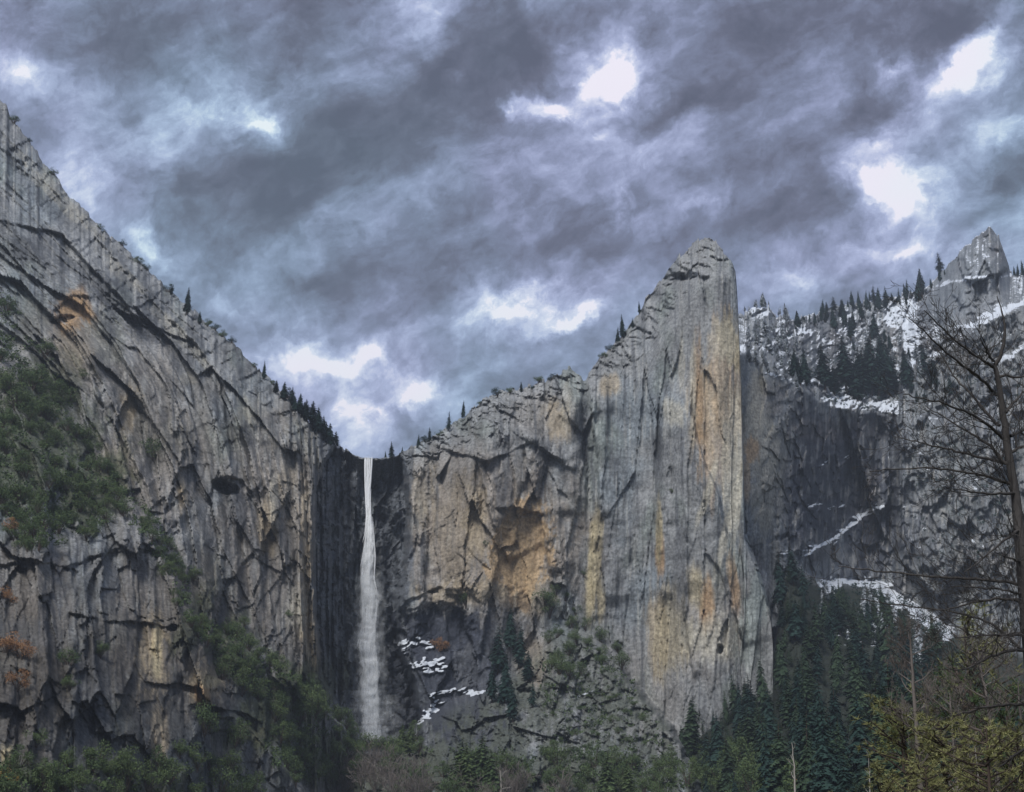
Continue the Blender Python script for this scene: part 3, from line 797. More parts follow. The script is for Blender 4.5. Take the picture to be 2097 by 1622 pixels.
for pts, w in [([(1640,1137),(1665,1125),(1700,1107),(1745,1074),(1775,1049),(1808,1032)],6),([(1690,1112),(1712,1112)],3),([(1945,674),(1985,668),(2020,658),(2060,640)],4),([(1880,682),(1930,676)],3),
               ([(2000,655),(2040,640),(2110,612)],5),([(2045,742),(2070,725),(2110,698)],6),([(1925,582),(1980,571),(2068,564)],2.5),([(1735,936),(1745,933)],3),([(1700,1041),(1725,1036)],3),([(1655,1037),(1678,1035)],3),([(1682,950),(1690,946)],2),([(1590,1135),(1620,1128)],3),([(1575,762),(1600,772),(1625,785)],3)]:
    m = patches(X, Y, pts, w * 1.2, int(pts[0][0]))
    S = np.maximum(S, -1 + 2.3 * m); D = D - 1.5 * m
cliffB = B.build("snowy_cliff", D, C, S, "dark snow-dusted cliff with pointed spire and wooded talus slope", "cliff")

# ---- valley floor
th = np.linspace(0, 2 * np.pi, 49)[:-1]
r = np.array([0, 60, 200, 500, 1200, 3000, 9000.])
V = [[0, 0, 0]] + [[rr * math.cos(t), rr * math.sin(t), 0] for rr in r[1:] for t in th]
T3 = [[0, 1 + k, 1 + (k + 1) % 48] for k in range(48)]
Q4 = [[1 + i * 48 + k, 1 + (i + 1) * 48 + k, 1 + (i + 1) * 48 + (k + 1) % 48, 1 + i * 48 + (k + 1) % 48] for i in range(len(r) - 2) for k in range(48)]
M_GROUND = leaf_material("meadow_ground", (.06, .055, .035), (.12, .11, .06), scale=.3)
tag(obj("ground", mesh_np("ground", V, Q4, T3), M_GROUND), "brown winter meadow on the valley floor", "ground", kind="structure")

# ------------------------------------------------------------------ plants: prototypes of unit height
rng = np.random.RandomState(5)

def conifer_meshes(k, slender, density, droop, ragged, topcut=0.0):
    slender *= 1.05; density *= 1.45; ragged += .08
    """Trunk and crown of a fir one unit high."""
    r = np.random.RandomState(100 + k)
    tr = Acc()
    z = np.linspace(-.03, .985, 9)
    tr.tube(np.stack([.006 * np.sin(z * 9 + k), .006 * np.cos(z * 7), z], 1), .017 * (1 - z * .93) + .001, 6)
    cr = Acc(); Vs = []; Ts = []; n = 0
    whorls = int(34 * density)
    z0 = .10 + .10 * r.rand()
    gaps = r.rand(whorls)
    for w in range(whorls):
        f = (w + r.rand() * .8) / whorls
        zz = z0 + (.985 - z0) * f
        rad = slender * ((1 - f) ** .78) * (.45 + .55 * min(1, f * 5)) + .012
        rad *= .82 + .36 * gaps[w]
        nb = max(4, int((9 if f < .7 else 6) * density))
        for b in range(nb):
            if r.rand() < ragged:
                continue
            a = r.rand() * 2 * math.pi
            ln = rad * (.6 + .55 * r.rand())
            dz = -droop * ln * (.5 + r.rand()) + (.25 * ln if f > .8 else 0)
            ca, sa = math.cos(a), math.sin(a)
            wd = ln * (.20 + .20 * r.rand()) + .004
            roll = (r.rand() - .5) * .9
            seg = 5
            for s in range(seg):
                u0 = .12 + .88 * s / seg; u1 = .12 + .88 * (s + 1.15) / seg
                zc0 = zz + dz * u0 ** 1.6; zc1 = zz + dz * u1 ** 1.6 + (.02 * ln if s == seg - 1 else 0)
                ww = wd * (1.0 - .55 * u0) * (.7 + .6 * r.rand())
                p0 = (ca * ln * u0, sa * ln * u0, zc0); p1 = (ca * ln * u1, sa * ln * u1, zc1)
                for sgn in (-1, 1):
                    tw = ww * sgn
                    um = u0 + (u1 - u0) * (.5 + .5 * r.rand())
                    p2 = (ca * ln * um - sa * tw, sa * ln * um + ca * tw, (zc0 + zc1) / 2 - abs(tw) * .35 + tw * roll)
                    Vs += [p0, p1, p2]; Ts.append((n, n + 1, n + 2)); n += 3
    cr.add(Vs, None, Ts)
    return tr.mesh("trunk"), cr.mesh("crown")

CONES = [conifer_meshes(0, .150, 1.00, .55, .05), conifer_meshes(1, .120, 1.00, .70, .08), conifer_meshes(2, .175, .95, .45, .10),
         conifer_meshes(3, .135, .85, .60, .22), conifer_meshes(4, .165, 1.05, .75, .04), conifer_meshes(5, .20, .80, .30, .28)]

def shrub_meshes(k, leaves, flat=.8, leaf=.10):
    """Stems and foliage of a bushy evergreen, about one unit across and high."""
    r = np.random.RandomState(300 + k)
    st = Acc()
    lobes = []
    for i in range(11):
        a = r.rand() * 6.283; q = .36 * math.sqrt(r.rand()); zc = .25 + .62 * r.rand() * (1 - q)
        lobes.append((q * math.cos(a), q * math.sin(a), zc * flat, .12 + .13 * r.rand()))
    for x, y, z, s in lobes:
        st.tube([(0, 0, -.1), (x * .4, y * .4, z * .45), (x, y, z)], [.022, .015, .006], 4)
    V = []; Q = []
    for i in range(leaves):
        x, y, z, s = lobes[r.randint(len(lobes))]
        d = r.randn(3); d /= np.linalg.norm(d); rr = s * (.55 + .5 * r.rand())
        c = np.array([x, y, z]) + d * rr * np.array([1.1, 1.1, .8])
        u = r.randn(3); u /= np.linalg.norm(u); v = np.cross(u, d + .3 * r.randn(3)); v /= np.linalg.norm(v) + 1e-6
        L1 = leaf * (.35 + .5 * r.rand()); L2 = L1 * (.35 + .4 * r.rand())
        n = len(V); V += [c - u * L1 * .5, c + v * L2 * .5, c + u * L1 * .5, c - v * L2 * .5]; Q.append((n, n + 1, n + 2, n + 3))
    fo = Acc(); fo.add(V, Q)
    return st.mesh("stem"), fo.mesh("foliage")
SHRUBS = [shrub_meshes(i, 1500, .75 + .1 * (i % 3), .075) for i in range(6)]
THIN = [shrub_meshes(20 + i, 170, .9, .09) for i in range(3)]

def grow(acc, p, d, ln, rad, level, r, spread=.8, lift=.12, kids=(5, 5, 4), minr=.004):
    """A bare branch with its side twigs."""
    n = 6 if level == 0 else 4
    pts = [np.array(p, float)]; dd = np.array(d, float); dd /= np.linalg.norm(dd)
    for i in range(n):
        dd = dd + r.randn(3) * .13 + np.array([0, 0, lift * .5]); dd /= np.linalg.norm(dd)
        pts.append(pts[-1] + dd * ln / n)
    rr = np.linspace(rad, max(rad * .25, minr), n + 1)
    acc.tube(pts, rr, 5 if level == 0 else 3)
    if level >= len(kids):
        return
    for k in range(kids[level]):
        t = .25 + .75 * r.rand(); i = min(n - 1, int(t * n))
        q = pts[i] + (pts[i + 1] - pts[i]) * (t * n - i)
        ax = pts[i + 1] - pts[i]; ax /= np.linalg.norm(ax)
        side = np.cross(ax, r.randn(3)); side /= np.linalg.norm(side) + 1e-6
        nd = ax * (1 - .35 * spread) + side * spread * (.6 + .5 * r.rand()) + np.array([0, 0, lift])
        grow(acc, q, nd, ln * (.35 + .3 * r.rand()), max(rr[i] * .5, minr), level + 1, r, spread, lift, kids, minr)

def brush_mesh(k):
    """A leafless bush, one unit high."""
    r = np.random.RandomState(500 + k); a = Acc()
    for i in range(9):
        t = r.rand() * 6.283
        grow(a, (0, 0, -.05), (math.cos(t) * .6, math.sin(t) * .6, 1), .55 + .4 * r.rand(), .016, 0, r, .8, .1, (5, 4), .007)
    return a.mesh("twigs")
BRUSH = [brush_mesh(i) for i in range(3)]

def plant(name, meshes, mats, names, loc, size, wid=1.0, label="", cat="tree", group=None, tilt=0.0, rz=None):
    e = bpy.data.objects.new(name, None); COL.objects.link(e)
    e.empty_display_size = .1
    e.location = loc
    e.scale = (size * wid, size * wid, size)
    e.rotation_euler = (tilt * (random.random() - .5), tilt * (random.random() - .5), random.random() * 6.283 if rz is None else rz)
    tag(e, label, cat, group)
    for me, mt, nm in zip(meshes, mats, names):
        o = bpy.data.objects.new(nm, me); COL.objects.link(o); o.parent = e
        if not me.materials:
            me.materials.append(mt)
        o.material_slots[0].link = 'OBJECT'; o.material_slots[0].material = mt
    return e

def metres(loc, hpx):
    return hpx / F * (Vector(loc) - cam.location).length

def fir(sheet, px, py, hpx, label, group=None, mat=None, kind=None, wid=None, name="fir_tree", sink=.02):
    loc = sheet.on(px, py)
    k = rng.randint(5) if kind is None else kind
    s = metres(loc, hpx)
    loc = loc + Vector((0, .5, -sink * s))
    return plant(name, CONES[k], (M_BARK, mat or M_FIR), ("trunk", "crown"), loc, s, wid or (.85 + .35 * rng.rand()), label, "tree", group, .14)

def shrub(sheet, px, py, wpx, label, group=None, mat=None, thin=False, name="live_oak_shrub", cat="shrub", hw=1.0):
    loc = sheet.on(px, py)
    s = metres(loc, wpx)
    lib = THIN if thin else SHRUBS
    me = lib[rng.randint(len(lib))]
    return plant(name, me, (M_TWIG if thin else M_BARK, mat or M_OAK), ("stem", "foliage"), loc - Vector((0, 0, .1 * s)), s * hw, 1 / hw, label, cat, group, .3)

def inside(poly, x, y):
    c = False; j = len(poly) - 1
    for i in range(len(poly)):
        (xi, yi), (xj, yj) = poly[i], poly[j]
        if (yi > y) != (yj > y) and x < (xj - xi) * (y - yi) / (yj - yi) + xi:
            c = not c
        j = i
    return c

def where(px, py, marks):
    return min(marks, key=lambda m: (m[0] - px) ** 2 + (m[1] - py) ** 2)[2]

def size_word(v, lo, hi, words=("small", "medium-sized", "tall")):
    return words[0] if v < lo else words[2] if v > hi else words[1]

W_FOREST = [(1420,1440,"at the forest's left tip"),(1470,1420,"below the pale foot of the tower"),(1540,1420,"below the tower's right corner"),(1600,1300,"along the tower's right flank"),(1610,1190,"under the dark recess"),
            (1690,1250,"under the left snow patch"),(1780,1290,"under the long snow patch"),(1880,1340,"below the right end of the snow"),(1500,1530,"beside the rocky hillside"),(1480,1630,"by the bottom edge near the hillside"),
            (1600,1420,"high in the middle of the forest"),(1680,1380,"in the upper centre of the forest"),(1620,1560,"behind the dead sapling"),(1720,1480,"in the lower centre of the forest"),(1740,1620,"above the rust bushes"),
            (1830,1440,"behind the grey snag"),(1840,1580,"behind the olive pines"),(1960,1450,"behind the leafless trees"),(2060,1500,"behind the big bare tree")]
W_RAMP1 = [(10,720,"at the top of the left thicket"),(100,780,"at the thicket's upper right"),(10,850,"at the left picture edge"),(110,880,"in the middle of the left thicket"),(190,930,"on the thicket's right rim"),
           (30,980,"low by the left picture edge"),(120,1020,"in the lower middle of the left thicket"),(210,1010,"on the lower ramp"),(290,1060,"at the thicket's lower right tip"),(80,1110,"at the thicket's lower edge"),(200,1070,"just above the buttress")]
W_RAMP2 = [(450,1300,"at the top of the lower ramp"),(470,1370,"left of the lower ramp's crest"),(540,1350,"below the tan cliff corner"),(600,1400,"midway down the lower ramp"),(680,1450,"near the recess's left corner"),(740,1530,"beside the waterfall's foot"),
           (600,1490,"in the middle of the lower ramp"),(680,1540,"low on the lower ramp"),(600,1590,"at the bottom of the lower ramp"),(720,1590,"under the waterfall's left side")]
W_FOOT = [(20,1580,"in the lower left corner"),(100,1520,"left of the vertical cleft"),(180,1560,"right of the vertical cleft"),(270,1590,"under the middle of the left buttress"),(350,1550,"under the yellow streaks"),(440,1490,"in the shaded gully mouth"),(500,1600,"right of the left buttress")]
W_HILL = [(800,1550,"just right of the waterfall's foot"),(880,1590,"below the snow ledges"),(960,1590,"below the black wall"),(1040,1600,"beside the pale dead pole"),(1120,1600,"in the bottom middle"),(1200,1560,"under the rocky hillside"),(1290,1600,"left of the hillside's end"),(1390,1600,"at the hillside's right end")]
W_GULLY = [(1640,785,"at the gully's left side"),(1690,800,"left of the gully's clump"),(1735,805,"at the clump's left edge"),(1780,810,"in the heart of the clump"),(1825,810,"at the clump's right edge"),(1860,790,"right of the clump"),(1905,785,"below the spire"),(1790,690,"high on the snow")]

def scatter(poly, n, mind):
    xs = [p[0] for p in poly]; ys = [p[1] for p in poly]; out = []
    tries = 0
    while len(out) < n and tries < n * 60:
        tries += 1
        x = min(xs) + rng.rand() * (max(xs) - min(xs)); y = min(ys) + rng.rand() * (max(ys) - min(ys))
        if inside(poly, x, y) and all((x - a) ** 2 + (y - b) ** 2 > mind * mind for a, b in out):
            out.append((x, y))
    return sorted(out, key=lambda p: p[1])

# ---- shrubs and small trees on the left cliff
RAMP1 = [(-10,690),(30,700),(45,760),(110,770),(150,810),(140,850),(190,905),(240,980),(310,1050),(300,1085),(220,1075),(120,1120),(40,1130),(-10,1000)]
for x, y in scatter(RAMP1, 84, 15):
    w_ = 34 + 26 * rng.rand()
    shrub(A, x, y + 8, w_, "%s dark green shrub %s on the left cliff" % (size_word(w_, 42, 52, ("small", "middling", "large")), where(x, y, W_RAMP1)), "shrubs on the left cliff ramp", hw=.95 + .3 * rng.rand())
RAMP2 = [(430,1300),(470,1275),(530,1340),(610,1390),(680,1440),(720,1490),(765,1545),(730,1600),(600,1610),(540,1540),(560,1450),(500,1410),(450,1380)]
for x, y in scatter(RAMP2, 66, 15):
    w_ = 32 + 24 * rng.rand()
    shrub(A, x, y + 8, w_, "%s green shrub %s left of the waterfall" % (size_word(w_, 40, 48, ("small", "middling", "large")), where(x, y, W_RAMP2)), "shrubs on the ramp left of the waterfall", hw=.95 + .3 * rng.rand())
for x, y, w, lab in [(312,940,62,"round dark shrub growing alone high on the brown left cliff face"),(392,1190,44,"dark shrub in the gully beside the lower left buttress"),(95,725,50,"small dark shrub under the orange stain of the left cliff"),
                     (120,810,52,"dark shrub at the upper right end of the left thicket"),(170,775,26,"tiny shrub on the left cliff above the thicket"),(592,1262,22,"tiny dark shrub on the tan corner left of the waterfall"),
                     (15,640,44,"dark shrub on the left picture edge below the streaked overhang"),(358,1180,30,"shrub tucked under the arch of the left buttress"),(375,1230,36,"shrub low in the gully of the left buttress"),
                     (205,1345,44,"dark shrub in the middle of the lower left buttress"),(140,1360,50,"dark shrub in the vertical cleft of the lower left buttress"),(145,1410,40,"shrub lower in the vertical cleft of the left buttress"),
                     (500,1280,30,"shrub on the left cliff just above the second ramp"),(955,1240,44,"green shrub on the lip right of the dark hollow"),(995,1118,16,"tiny shrub beside the smooth orange panel"),
                     (1195,1180,22,"tiny dark green shrub left of the yellow streak"),(1375,1008,14,"tiny shrub on the tower's lower face")]:
    shrub(A, x, y, w, lab)
for x, y in scatter([(-10,1560),(60,1500),(140,1470),(200,1540),(300,1560),(400,1500),(450,1450),(520,1560),(560,1640),(-10,1640)], 34, 20):
    w_ = 44 + 30 * rng.rand()
    shrub(A, x, y + 12, w_, "%s dark green shrub at the cliff foot %s" % (size_word(w_, 54, 64, ("small", "middling", "large")), where(x, y, W_FOOT)), "shrubs at the foot of the left cliff", hw=1.0 + .3 * rng.rand())
for x, y in scatter([(300,1060),(345,1120),(400,1230),(450,1290),(430,1330),(380,1280),(330,1170),(290,1090)], 20, 14):
    shrub(A, x, y + 6, 26 + 20 * rng.rand(), "green shrub in the left gully %s" % where(x, y, [(300,1080,"at its top beneath the thicket"),(330,1130,"beside the buttress's arched top"),(350,1200,"a third of the way down"),(390,1240,"halfway down"),(410,1290,"near its foot"),(440,1310,"where it meets the lower ramp")]), "shrubs in the left gully", hw=1.1)
# autumn leaves at the left edge
for x, y, w, m, lab in [(14,1238,52,M_RUST,"small orange-leaved shrub highest on the left picture edge"),(44,1350,56,M_RUST,"rust-leaved shrub on the ledge at the left picture edge"),(12,1335,60,M_RUST,"orange-red shrub half cut by the left picture edge"),
                        (32,1410,54,M_RUST,"lowest of the three rust shrubs by the left edge"),(10,1610,46,M_GOLD,"golden-leaved shrub in the lower left corner"),(20,1090,40,M_RUST,"thin brown-leaved shrub below the left thicket"),
                        (905,1332,44,M_RUST,"small orange-leaved bush right of the waterfall's snow ledges")]:
    shrub(A, x, y, w, lab, mat=m, name="autumn_shrub", thin=(w < 40))
# lower middle: dark firs and shrubs
for x, y, h, k in [(1042,1330,90,4),(1020,1380,100,2),(1062,1370,95,0),(1035,1440,100,4),(1080,1400,70,2),(1008,1440,80,0),(1050,1480,90,1),(1090,1450,60,3)]:
    fir(A, x, y, h, "%s dark fir %s right of the black hollow" % (size_word(h, 75, 95), where(x, y, [(1042,1330,"topmost in the clump"),(1010,1380,"at the clump's upper left"),(1070,1370,"at the clump's upper right"),(1035,1440,"in the middle of the clump"),(1008,1440,"at the clump's lower left"),(1050,1480,"lowest in the clump"),(1090,1450,"at the clump's lower right")])), "dark firs below the middle wall", M_FIRB, k, 1.25)
for x, y in scatter([(1090,1290),(1120,1200),(1160,1190),(1190,1260),(1260,1310),(1300,1400),(1240,1380),(1200,1340),(1180,1430),(1120,1400),(1130,1320)], 22, 20):
    shrub(A, x, y + 8, 30 + 26 * rng.rand(), "dark shrub on broken rock %s" % where(x, y, [(1100,1300,"left of the hillside's top"),(1140,1200,"under the orange panel's right side"),(1170,1240,"left of the yellow streak's foot"),(1190,1300,"at the hillside's very top"),(1240,1320,"right of the hillside's top"),(1290,1390,"on the hillside's upper right edge"),(1220,1370,"high on the hillside"),(1140,1340,"above the pinkish rock"),(1160,1400,"right of the pinkish rock")]), "shrubs at the top of the rocky hillside", hw=1.1)
for x, y in scatter([(780,1520),(860,1500),(900,1560),(960,1560),(1020,1540),(1090,1560),(1180,1500),(1230,1560),(1330,1540),(1400,1560),(1440,1640),(780,1640)], 52, 20):
    w_ = 36 + 30 * rng.rand()
    shrub(A, x, y + 12, w_, "%s green shrub in the bottom brush %s" % (size_word(w_, 46, 56, ("small", "middling", "large")), where(x, y, W_HILL)), "shrubs along the foot of the hillside", hw=1.0 + .4 * rng.rand())
for x, y in scatter([(1120,1440),(1200,1420),(1310,1440),(1400,1560),(1300,1540),(1150,1560)], 22, 22):
    shrub(A, x, y, 14 + 14 * rng.rand(), "low dark scrub patch on the grey rocky hillside", "scrub on the rocky hillside", hw=.8)
for x, y, h in [(940,1620,110),(985,1630,130),(1010,1640,105),(960,1640,120),(820,1540,60),(838,1550,70),(1240,1640,100),(1290,1640,80)]:
    fir(A, x, y, h, "%s green young fir %s at the bottom" % (size_word(h, 75, 108), where(x, y, [(940,1620,"left of the others below the black wall"),(985,1630,"left of the pale dead pole"),(1015,1640,"touching the pale dead pole"),(960,1650,"in front below the black wall"),(820,1540,"right of the waterfall's foot"),(845,1555,"second right of the waterfall's foot"),(1240,1640,"under the rocky hillside"),(1290,1640,"under the hillside's right part")])), "young firs along the bottom", M_OAK, 2, 1.35, "young_fir")
for x, y in scatter([(690,1590),(760,1545),(850,1570),(900,1600),(1060,1610),(1150,1600),(1160,1650),(680,1650)], 26, 16):
    loc = A.on(x, y + 10); s = metres(loc, 42 + 22 * rng.rand())
    plant("bare_shrub", (BRUSH[rng.randint(3)],), (M_TWIG,), ("twigs",), loc, s, 1.0, "leafless grey-brown bush %s" % where(x, y, W_HILL + [(700, 1600, "left of the waterfall's foot"), (760, 1590, "straight below the waterfall")]), "shrub", "leafless bushes below the waterfall", .2)

# ---- trees along the skylines
for x, y, h, k, lab in [(382,640,62,1,"lone dark fir on the left skyline halfway down the slope"),(408,660,30,2,"small round-topped fir beside the lone left skyline fir"),(350,600,24,2,"stunted fir above the lone fir on the left skyline"),
                        (540,775,44,1,"pale slender fir on the left skyline above the dark trees"),(948,848,44,1,"slim lone fir on the skyline right of the notch"),(918,880,46,3,"fir leaning on the rim left of the slim lone fir"),
                        (880,902,34,2,"bushy fir on the rim between notch and slim fir"),(857,915,34,1,"thin small fir on the rim nearest the waterfall's right side"),(803,940,44,2,"dark fir standing right beside the waterfall's lip"),
                        (790,942,24,4,"short dark fir at the edge of the waterfall's lip"),(822,935,28,4,"small bushy fir behind the dark lip fir"),(1068,800,26,2,"tiny fir on the rounded skyline left of the small peak"),
                        (1277,690,56,1,"tall slender fir on the tower's left ridge"),(1264,702,42,0,"shorter fir left of the slender fir on the tower ridge"),(1310,640,30,1,"small fir highest on the tower's left ridge"),(1296,668,24,2,"bushy little fir between the ridge firs of the tower")]:
    fir(A, x, y + 4, h, lab, None, M_FIRB, k)
for i, (x, y, h) in enumerate([(565,800,30),(580,812,40),(596,826,42),(612,842,46),(628,858,50),(640,868,58),(652,880,56),(664,893,52),(676,905,50),(686,914,40),(622,850,36),(605,836,34),(648,876,40),(670,900,44)]):
    fir(A, x, y + 6, h, "%s dark fir on the skyline %s" % (size_word(h, 38, 48), where(x, y, [(570,805,"at the upper left end of the dense stand"),(600,830,"in the stand's upper half"),(625,855,"in the stand's middle"),(645,875,"in the stand's lower half"),(665,895,"near the stand's lower end"),(685,914,"nearest the waterfall in the dense stand")])), "firs on the skyline left of the waterfall", M_FIRB, [2, 4, 0, 4, 2][i % 5], 1.5)
for i in range(26):
    x = [425, 440, 455, 300, 205, 210, 285, 475, 520, 60, 110, 250, 30, 345, 560, 590, 985, 1020, 1045, 1090, 1105, 1130, 1235, 1250, 900, 870][i]
    j = int(np.argmin(np.abs(A.X[0] - x))); y = float(A.Y[-1, j])
    shrub(A, x, y + 5, 16 + 14 * rng.rand(), "small dark bush on the cliff's skyline edge", "bushes along the cliff skyline", M_FIRB if i % 2 else None, hw=.9)

# ---- far right: ridge, snowy gully, cliff ledges
for i in range(66):
    x = 1525 + 410 * min(.999, max(0, (i + 2.2 * rng.randn()) / 66))
    j = int(np.argmin(np.abs(B.X[0] - x))); y = float(B.Y[-1, j])
    h = (13 + 40 * rng.rand() ** 1.7) * (1.25 if 1740 < x < 1900 else 1.0) * (.8 if x < 1600 else 1)
    lab = "%s %s" % (size_word(h, 22, 34), where(x, y, [(1540,640,"frosted pine on the ridge touching the tower"),(1590,650,"frosted pine on the ridge right of the tower"),(1640,645,"pine at the left of the far snowy ridge"),(1690,635,"pine left of the far ridge's middle"),(1740,622,"pine in the middle of the far ridge"),(1790,612,"pine right of the far ridge's middle"),(1840,605,"pine above the bright snow chute"),(1880,597,"pine left of the spire's shoulder"),(1920,570,"pine on the spire's left shoulder")]))
    fir(B, x, y + rng.rand() * 26 * (x > 1600), h, lab, "pines along the far ridge", M_FIRS if x < 1620 else M_FIRB, rng.randint(6), .75 + .7 * rng.rand(), "pine_tree")
for x, h in [(2085, 30), (2096, 38), (2078, 22)]:
    j = int(np.argmin(np.abs(B.X[0] - x)))
    fir(B, x, float(B.Y[-1, j]) + 5, h, "small fir on the skyline right of the spire", "firs right of the spire", M_FIRB, 0)
for x, y, h in [(1690,800,105),(1735,800,120),(1785,810,135),(1800,812,125),(1815,815,115),(1770,812,105),(1832,805,110),(1650,790,80),(1628,775,70),(1640,790,64),(1790,690,60),(1710,812,70),(1755,818,80),(1860,790,85),(1895,770,75),(1915,800,80),(1780,800,120),(1760,800,95),(1820,800,120)]:
    fir(B, x, y, h, "%s dark fir in the snowy gully %s" % (size_word(h, 85, 112), where(x, y, W_GULLY)), "tall firs in the snowy gully", M_FIRB, None, 1.1 + .4 * rng.rand())
for x, y in scatter([(1525,660),(1600,670),(1640,700),(1650,800),(1700,840),(1620,790),(1530,740)], 30, 12):
    fir(B, x, y + 8, 22 + 22 * rng.rand(), "frosted fir on the steep slope beside the tower", "frosted firs beside the tower", M_FIRS, None, 1.2 + .4 * rng.rand(), "frosted_fir")
for x, y in scatter([(1700,650),(1780,640),(1860,700),(1960,720),(2000,760),(1960,850),(1880,860),(1840,760),(1740,740)], 30, 16):
    fir(B, x, y + 8, 24 + 30 * rng.rand(), "small fir on the snowy ledges below the spire", "firs on the snowy ledges", M_FIRS if rng.rand() < .5 else M_FIRB, None, 1.1)
# the forest on the talus
FOREST = [(1370,1470),(1420,1420),(1500,1410),(1570,1400),(1585,1330),(1585,1160),(1640,1170),(1680,1240),(1740,1260),(1800,1290),(1870,1330),(1960,1380),(2060,1430),(2100,1480),(2100,1660),(1450,1680),(1400,1560)]
for x, y in scatter(FOREST, 168, 18):
    loc = B.on(x, y + 20); hm = (17 + 19 * rng.rand() ** 1.3) * (1.0 if y > 1350 else .85)
    hpx = hm / (loc - cam.location).length * F
    fir(B, x, y + 20, hpx, "%s dark fir in the forest %s" % (size_word(hm, 21, 27), where(x, y, W_FOREST)), "firs in the talus forest", M_FIR if rng.rand() < .45 else M_FIRB, None, .95 + .6 * rng.rand())
for x, y, h, k, lab in [(1452,1440,110,0,"pointed fir rising against the pale foot of the tower"),(1532,1440,130,4,"broad fir against the right corner of the tower foot"),(1600,1250,120,1,"fir against the recess right of the tower"),(1625,1200,90,0,"fir highest in the talus forest beside the tower"),(1715,1290,90,1,"fir standing in the snow patch under the right cliff")]:
    fir(B, x, y, h, lab, None, M_FIRB, k, 1.2)
for x, y in scatter([(1440,1560),(1500,1540),(1620,1560),(1700,1600),(1700,1660),(1440,1660)], 22, 22):
    shrub(B, x, y + 15, 60 + 30 * rng.rand(), "olive green broadleaf tree %s" % where(x, y, [(1450,1600,"at the hillside's right foot"),(1500,1550,"highest along the forest's lower left edge"),(1520,1630,"low at the forest's left front"),(1580,1580,"in the front row left of the dead sapling"),(1600,1640,"at the bottom edge left of the dead sapling"),(1650,1600,"just right of the dead sapling"),(1690,1640,"among the rust bushes")]), "broadleaf trees below the forest", M_OAK, name="oak_tree", cat="tree", hw=1.2)
for x, y, w in [(1655,1640,90),(1700,1630,100),(1740,1650,90)]:
    shrub(B, x, y, w, "rust-leaved bush at the bottom between forest and olive pines", "rust bushes at the bottom", M_RUST, True, "autumn_shrub")

for x, y in scatter([(1680,1215),(1740,1225),(1800,1240),(1880,1290),(1930,1330),(1900,1370),(1780,1310),(1690,1290)], 34, 13):
    h_ = 40 + 45 * rng.rand()
    fir(B, x, y + 12, h_, "%s fir at the forest's upper edge %s" % (size_word(h_, 55, 70), where(x, y, W_FOREST)), "firs at the forest's upper edge", M_FIR if rng.rand() < .6 else M_FIRS, None, .9 + .5 * rng.rand())
# undergrowth too dense to count: small firs and scrub between the forest trees and on the wooded ramps
def crown_array(k):
    me = CONES[k][1]; v = np.zeros(len(me.vertices) * 3, np.float32); me.vertices.foreach_get("co", v)
    return v.reshape(-1, 3)
LOW = [crown_array(k) for k in (3, 5)]
LOW = [c.reshape(-1, 3, 3)[::3].reshape(-1, 3) for c in LOW]
VV = []
for x, y in scatter(FOREST, 460, 8):
    loc = B.on(x, y + 14); hm = 5 + 9 * rng.rand(); t = rng.rand() * 6.283; c = LOW[rng.randint(2)]
    R2 = np.array([[math.cos(t), -math.sin(t), 0], [math.sin(t), math.cos(t), 0], [0, 0, 1]])
    VV.append((c @ R2.T) * np.array([hm * 1.6, hm * 1.6, hm]) + np.array(loc) - np.array([0, 0, .5]))
VV = np.concatenate(VV)
ug = mesh_np("undergrowth", VV, None, np.arange(len(VV)).reshape(-1, 3))
tag(obj("undergrowth", ug, M_FIR), "dark small firs and scrub between the forest trees", "undergrowth", kind="stuff")
def scrub(sheet, polys, name, label, mat, lo, hi):
    VV = []; QQ = []; n = 0
    for poly, cnt in polys:
        xs = [p[0] for p in poly]; ys = [p[1] for p in poly]; k = 0; t = 0
        while k < cnt and t < cnt * 20:
            t += 1
            x = min(xs) + rng.rand() * (max(xs) - min(xs)); y = min(ys) + rng.rand() * (max(ys) - min(ys))
            if not inside(poly, x, y) or vnoise(np.array([x / 26]), np.array([y / 26]), 901)[0] < -.18:
                continue
            k += 1
            p = np.array(sheet.on(x, y)); s_ = lo + (hi - lo) * rng.rand()
            c = p + rng.randn(18, 3) * s_ * np.array([.38, .35, .28]) + np.array([0, -.3, s_ * .45])
            u = rng.randn(18, 3); u /= np.linalg.norm(u, axis=1)[:, None]; v = np.cross(u, rng.randn(18, 3)); v /= np.linalg.norm(v, axis=1)[:, None]
            a = (s_ * .22 * (.6 + .8 * rng.rand(18)))[:, None]
            VV.append(np.stack([c - u * a, c + v * a * .6, c + u * a, c - v * a * .6], 1).reshape(-1, 3))
    VV = np.concatenate(VV); QQ = np.arange(len(VV)).reshape(-1, 4)
    tag(obj(name, mesh_np(name, VV, QQ), mat), label, "scrub", kind="stuff")
scrub(A, [(RAMP1, 700), (RAMP2, 600), ([(-10,590),(30,600),(60,700),(120,760),(60,780),(-10,720)], 120), ([(290,1040),(330,1080),(345,1150),(320,1150),(280,1100)], 60), ([(330,1100),(350,1110),(410,1250),(450,1310),(420,1330),(370,1260)], 60), ([(1190,1310),(1260,1350),(1320,1440),(1430,1610),(1200,1640),(1120,1500),(1100,1380)], 380),
          ([(930,1520),(1100,1540),(1420,1600),(1420,1640),(780,1640),(790,1540)], 200), ([(0,1580),(500,1560),(560,1640),(0,1640)], 120)],
      "low_scrub", "low dark green scrub covering the ramps and hillside", M_OAK, 1.4, 3.0)
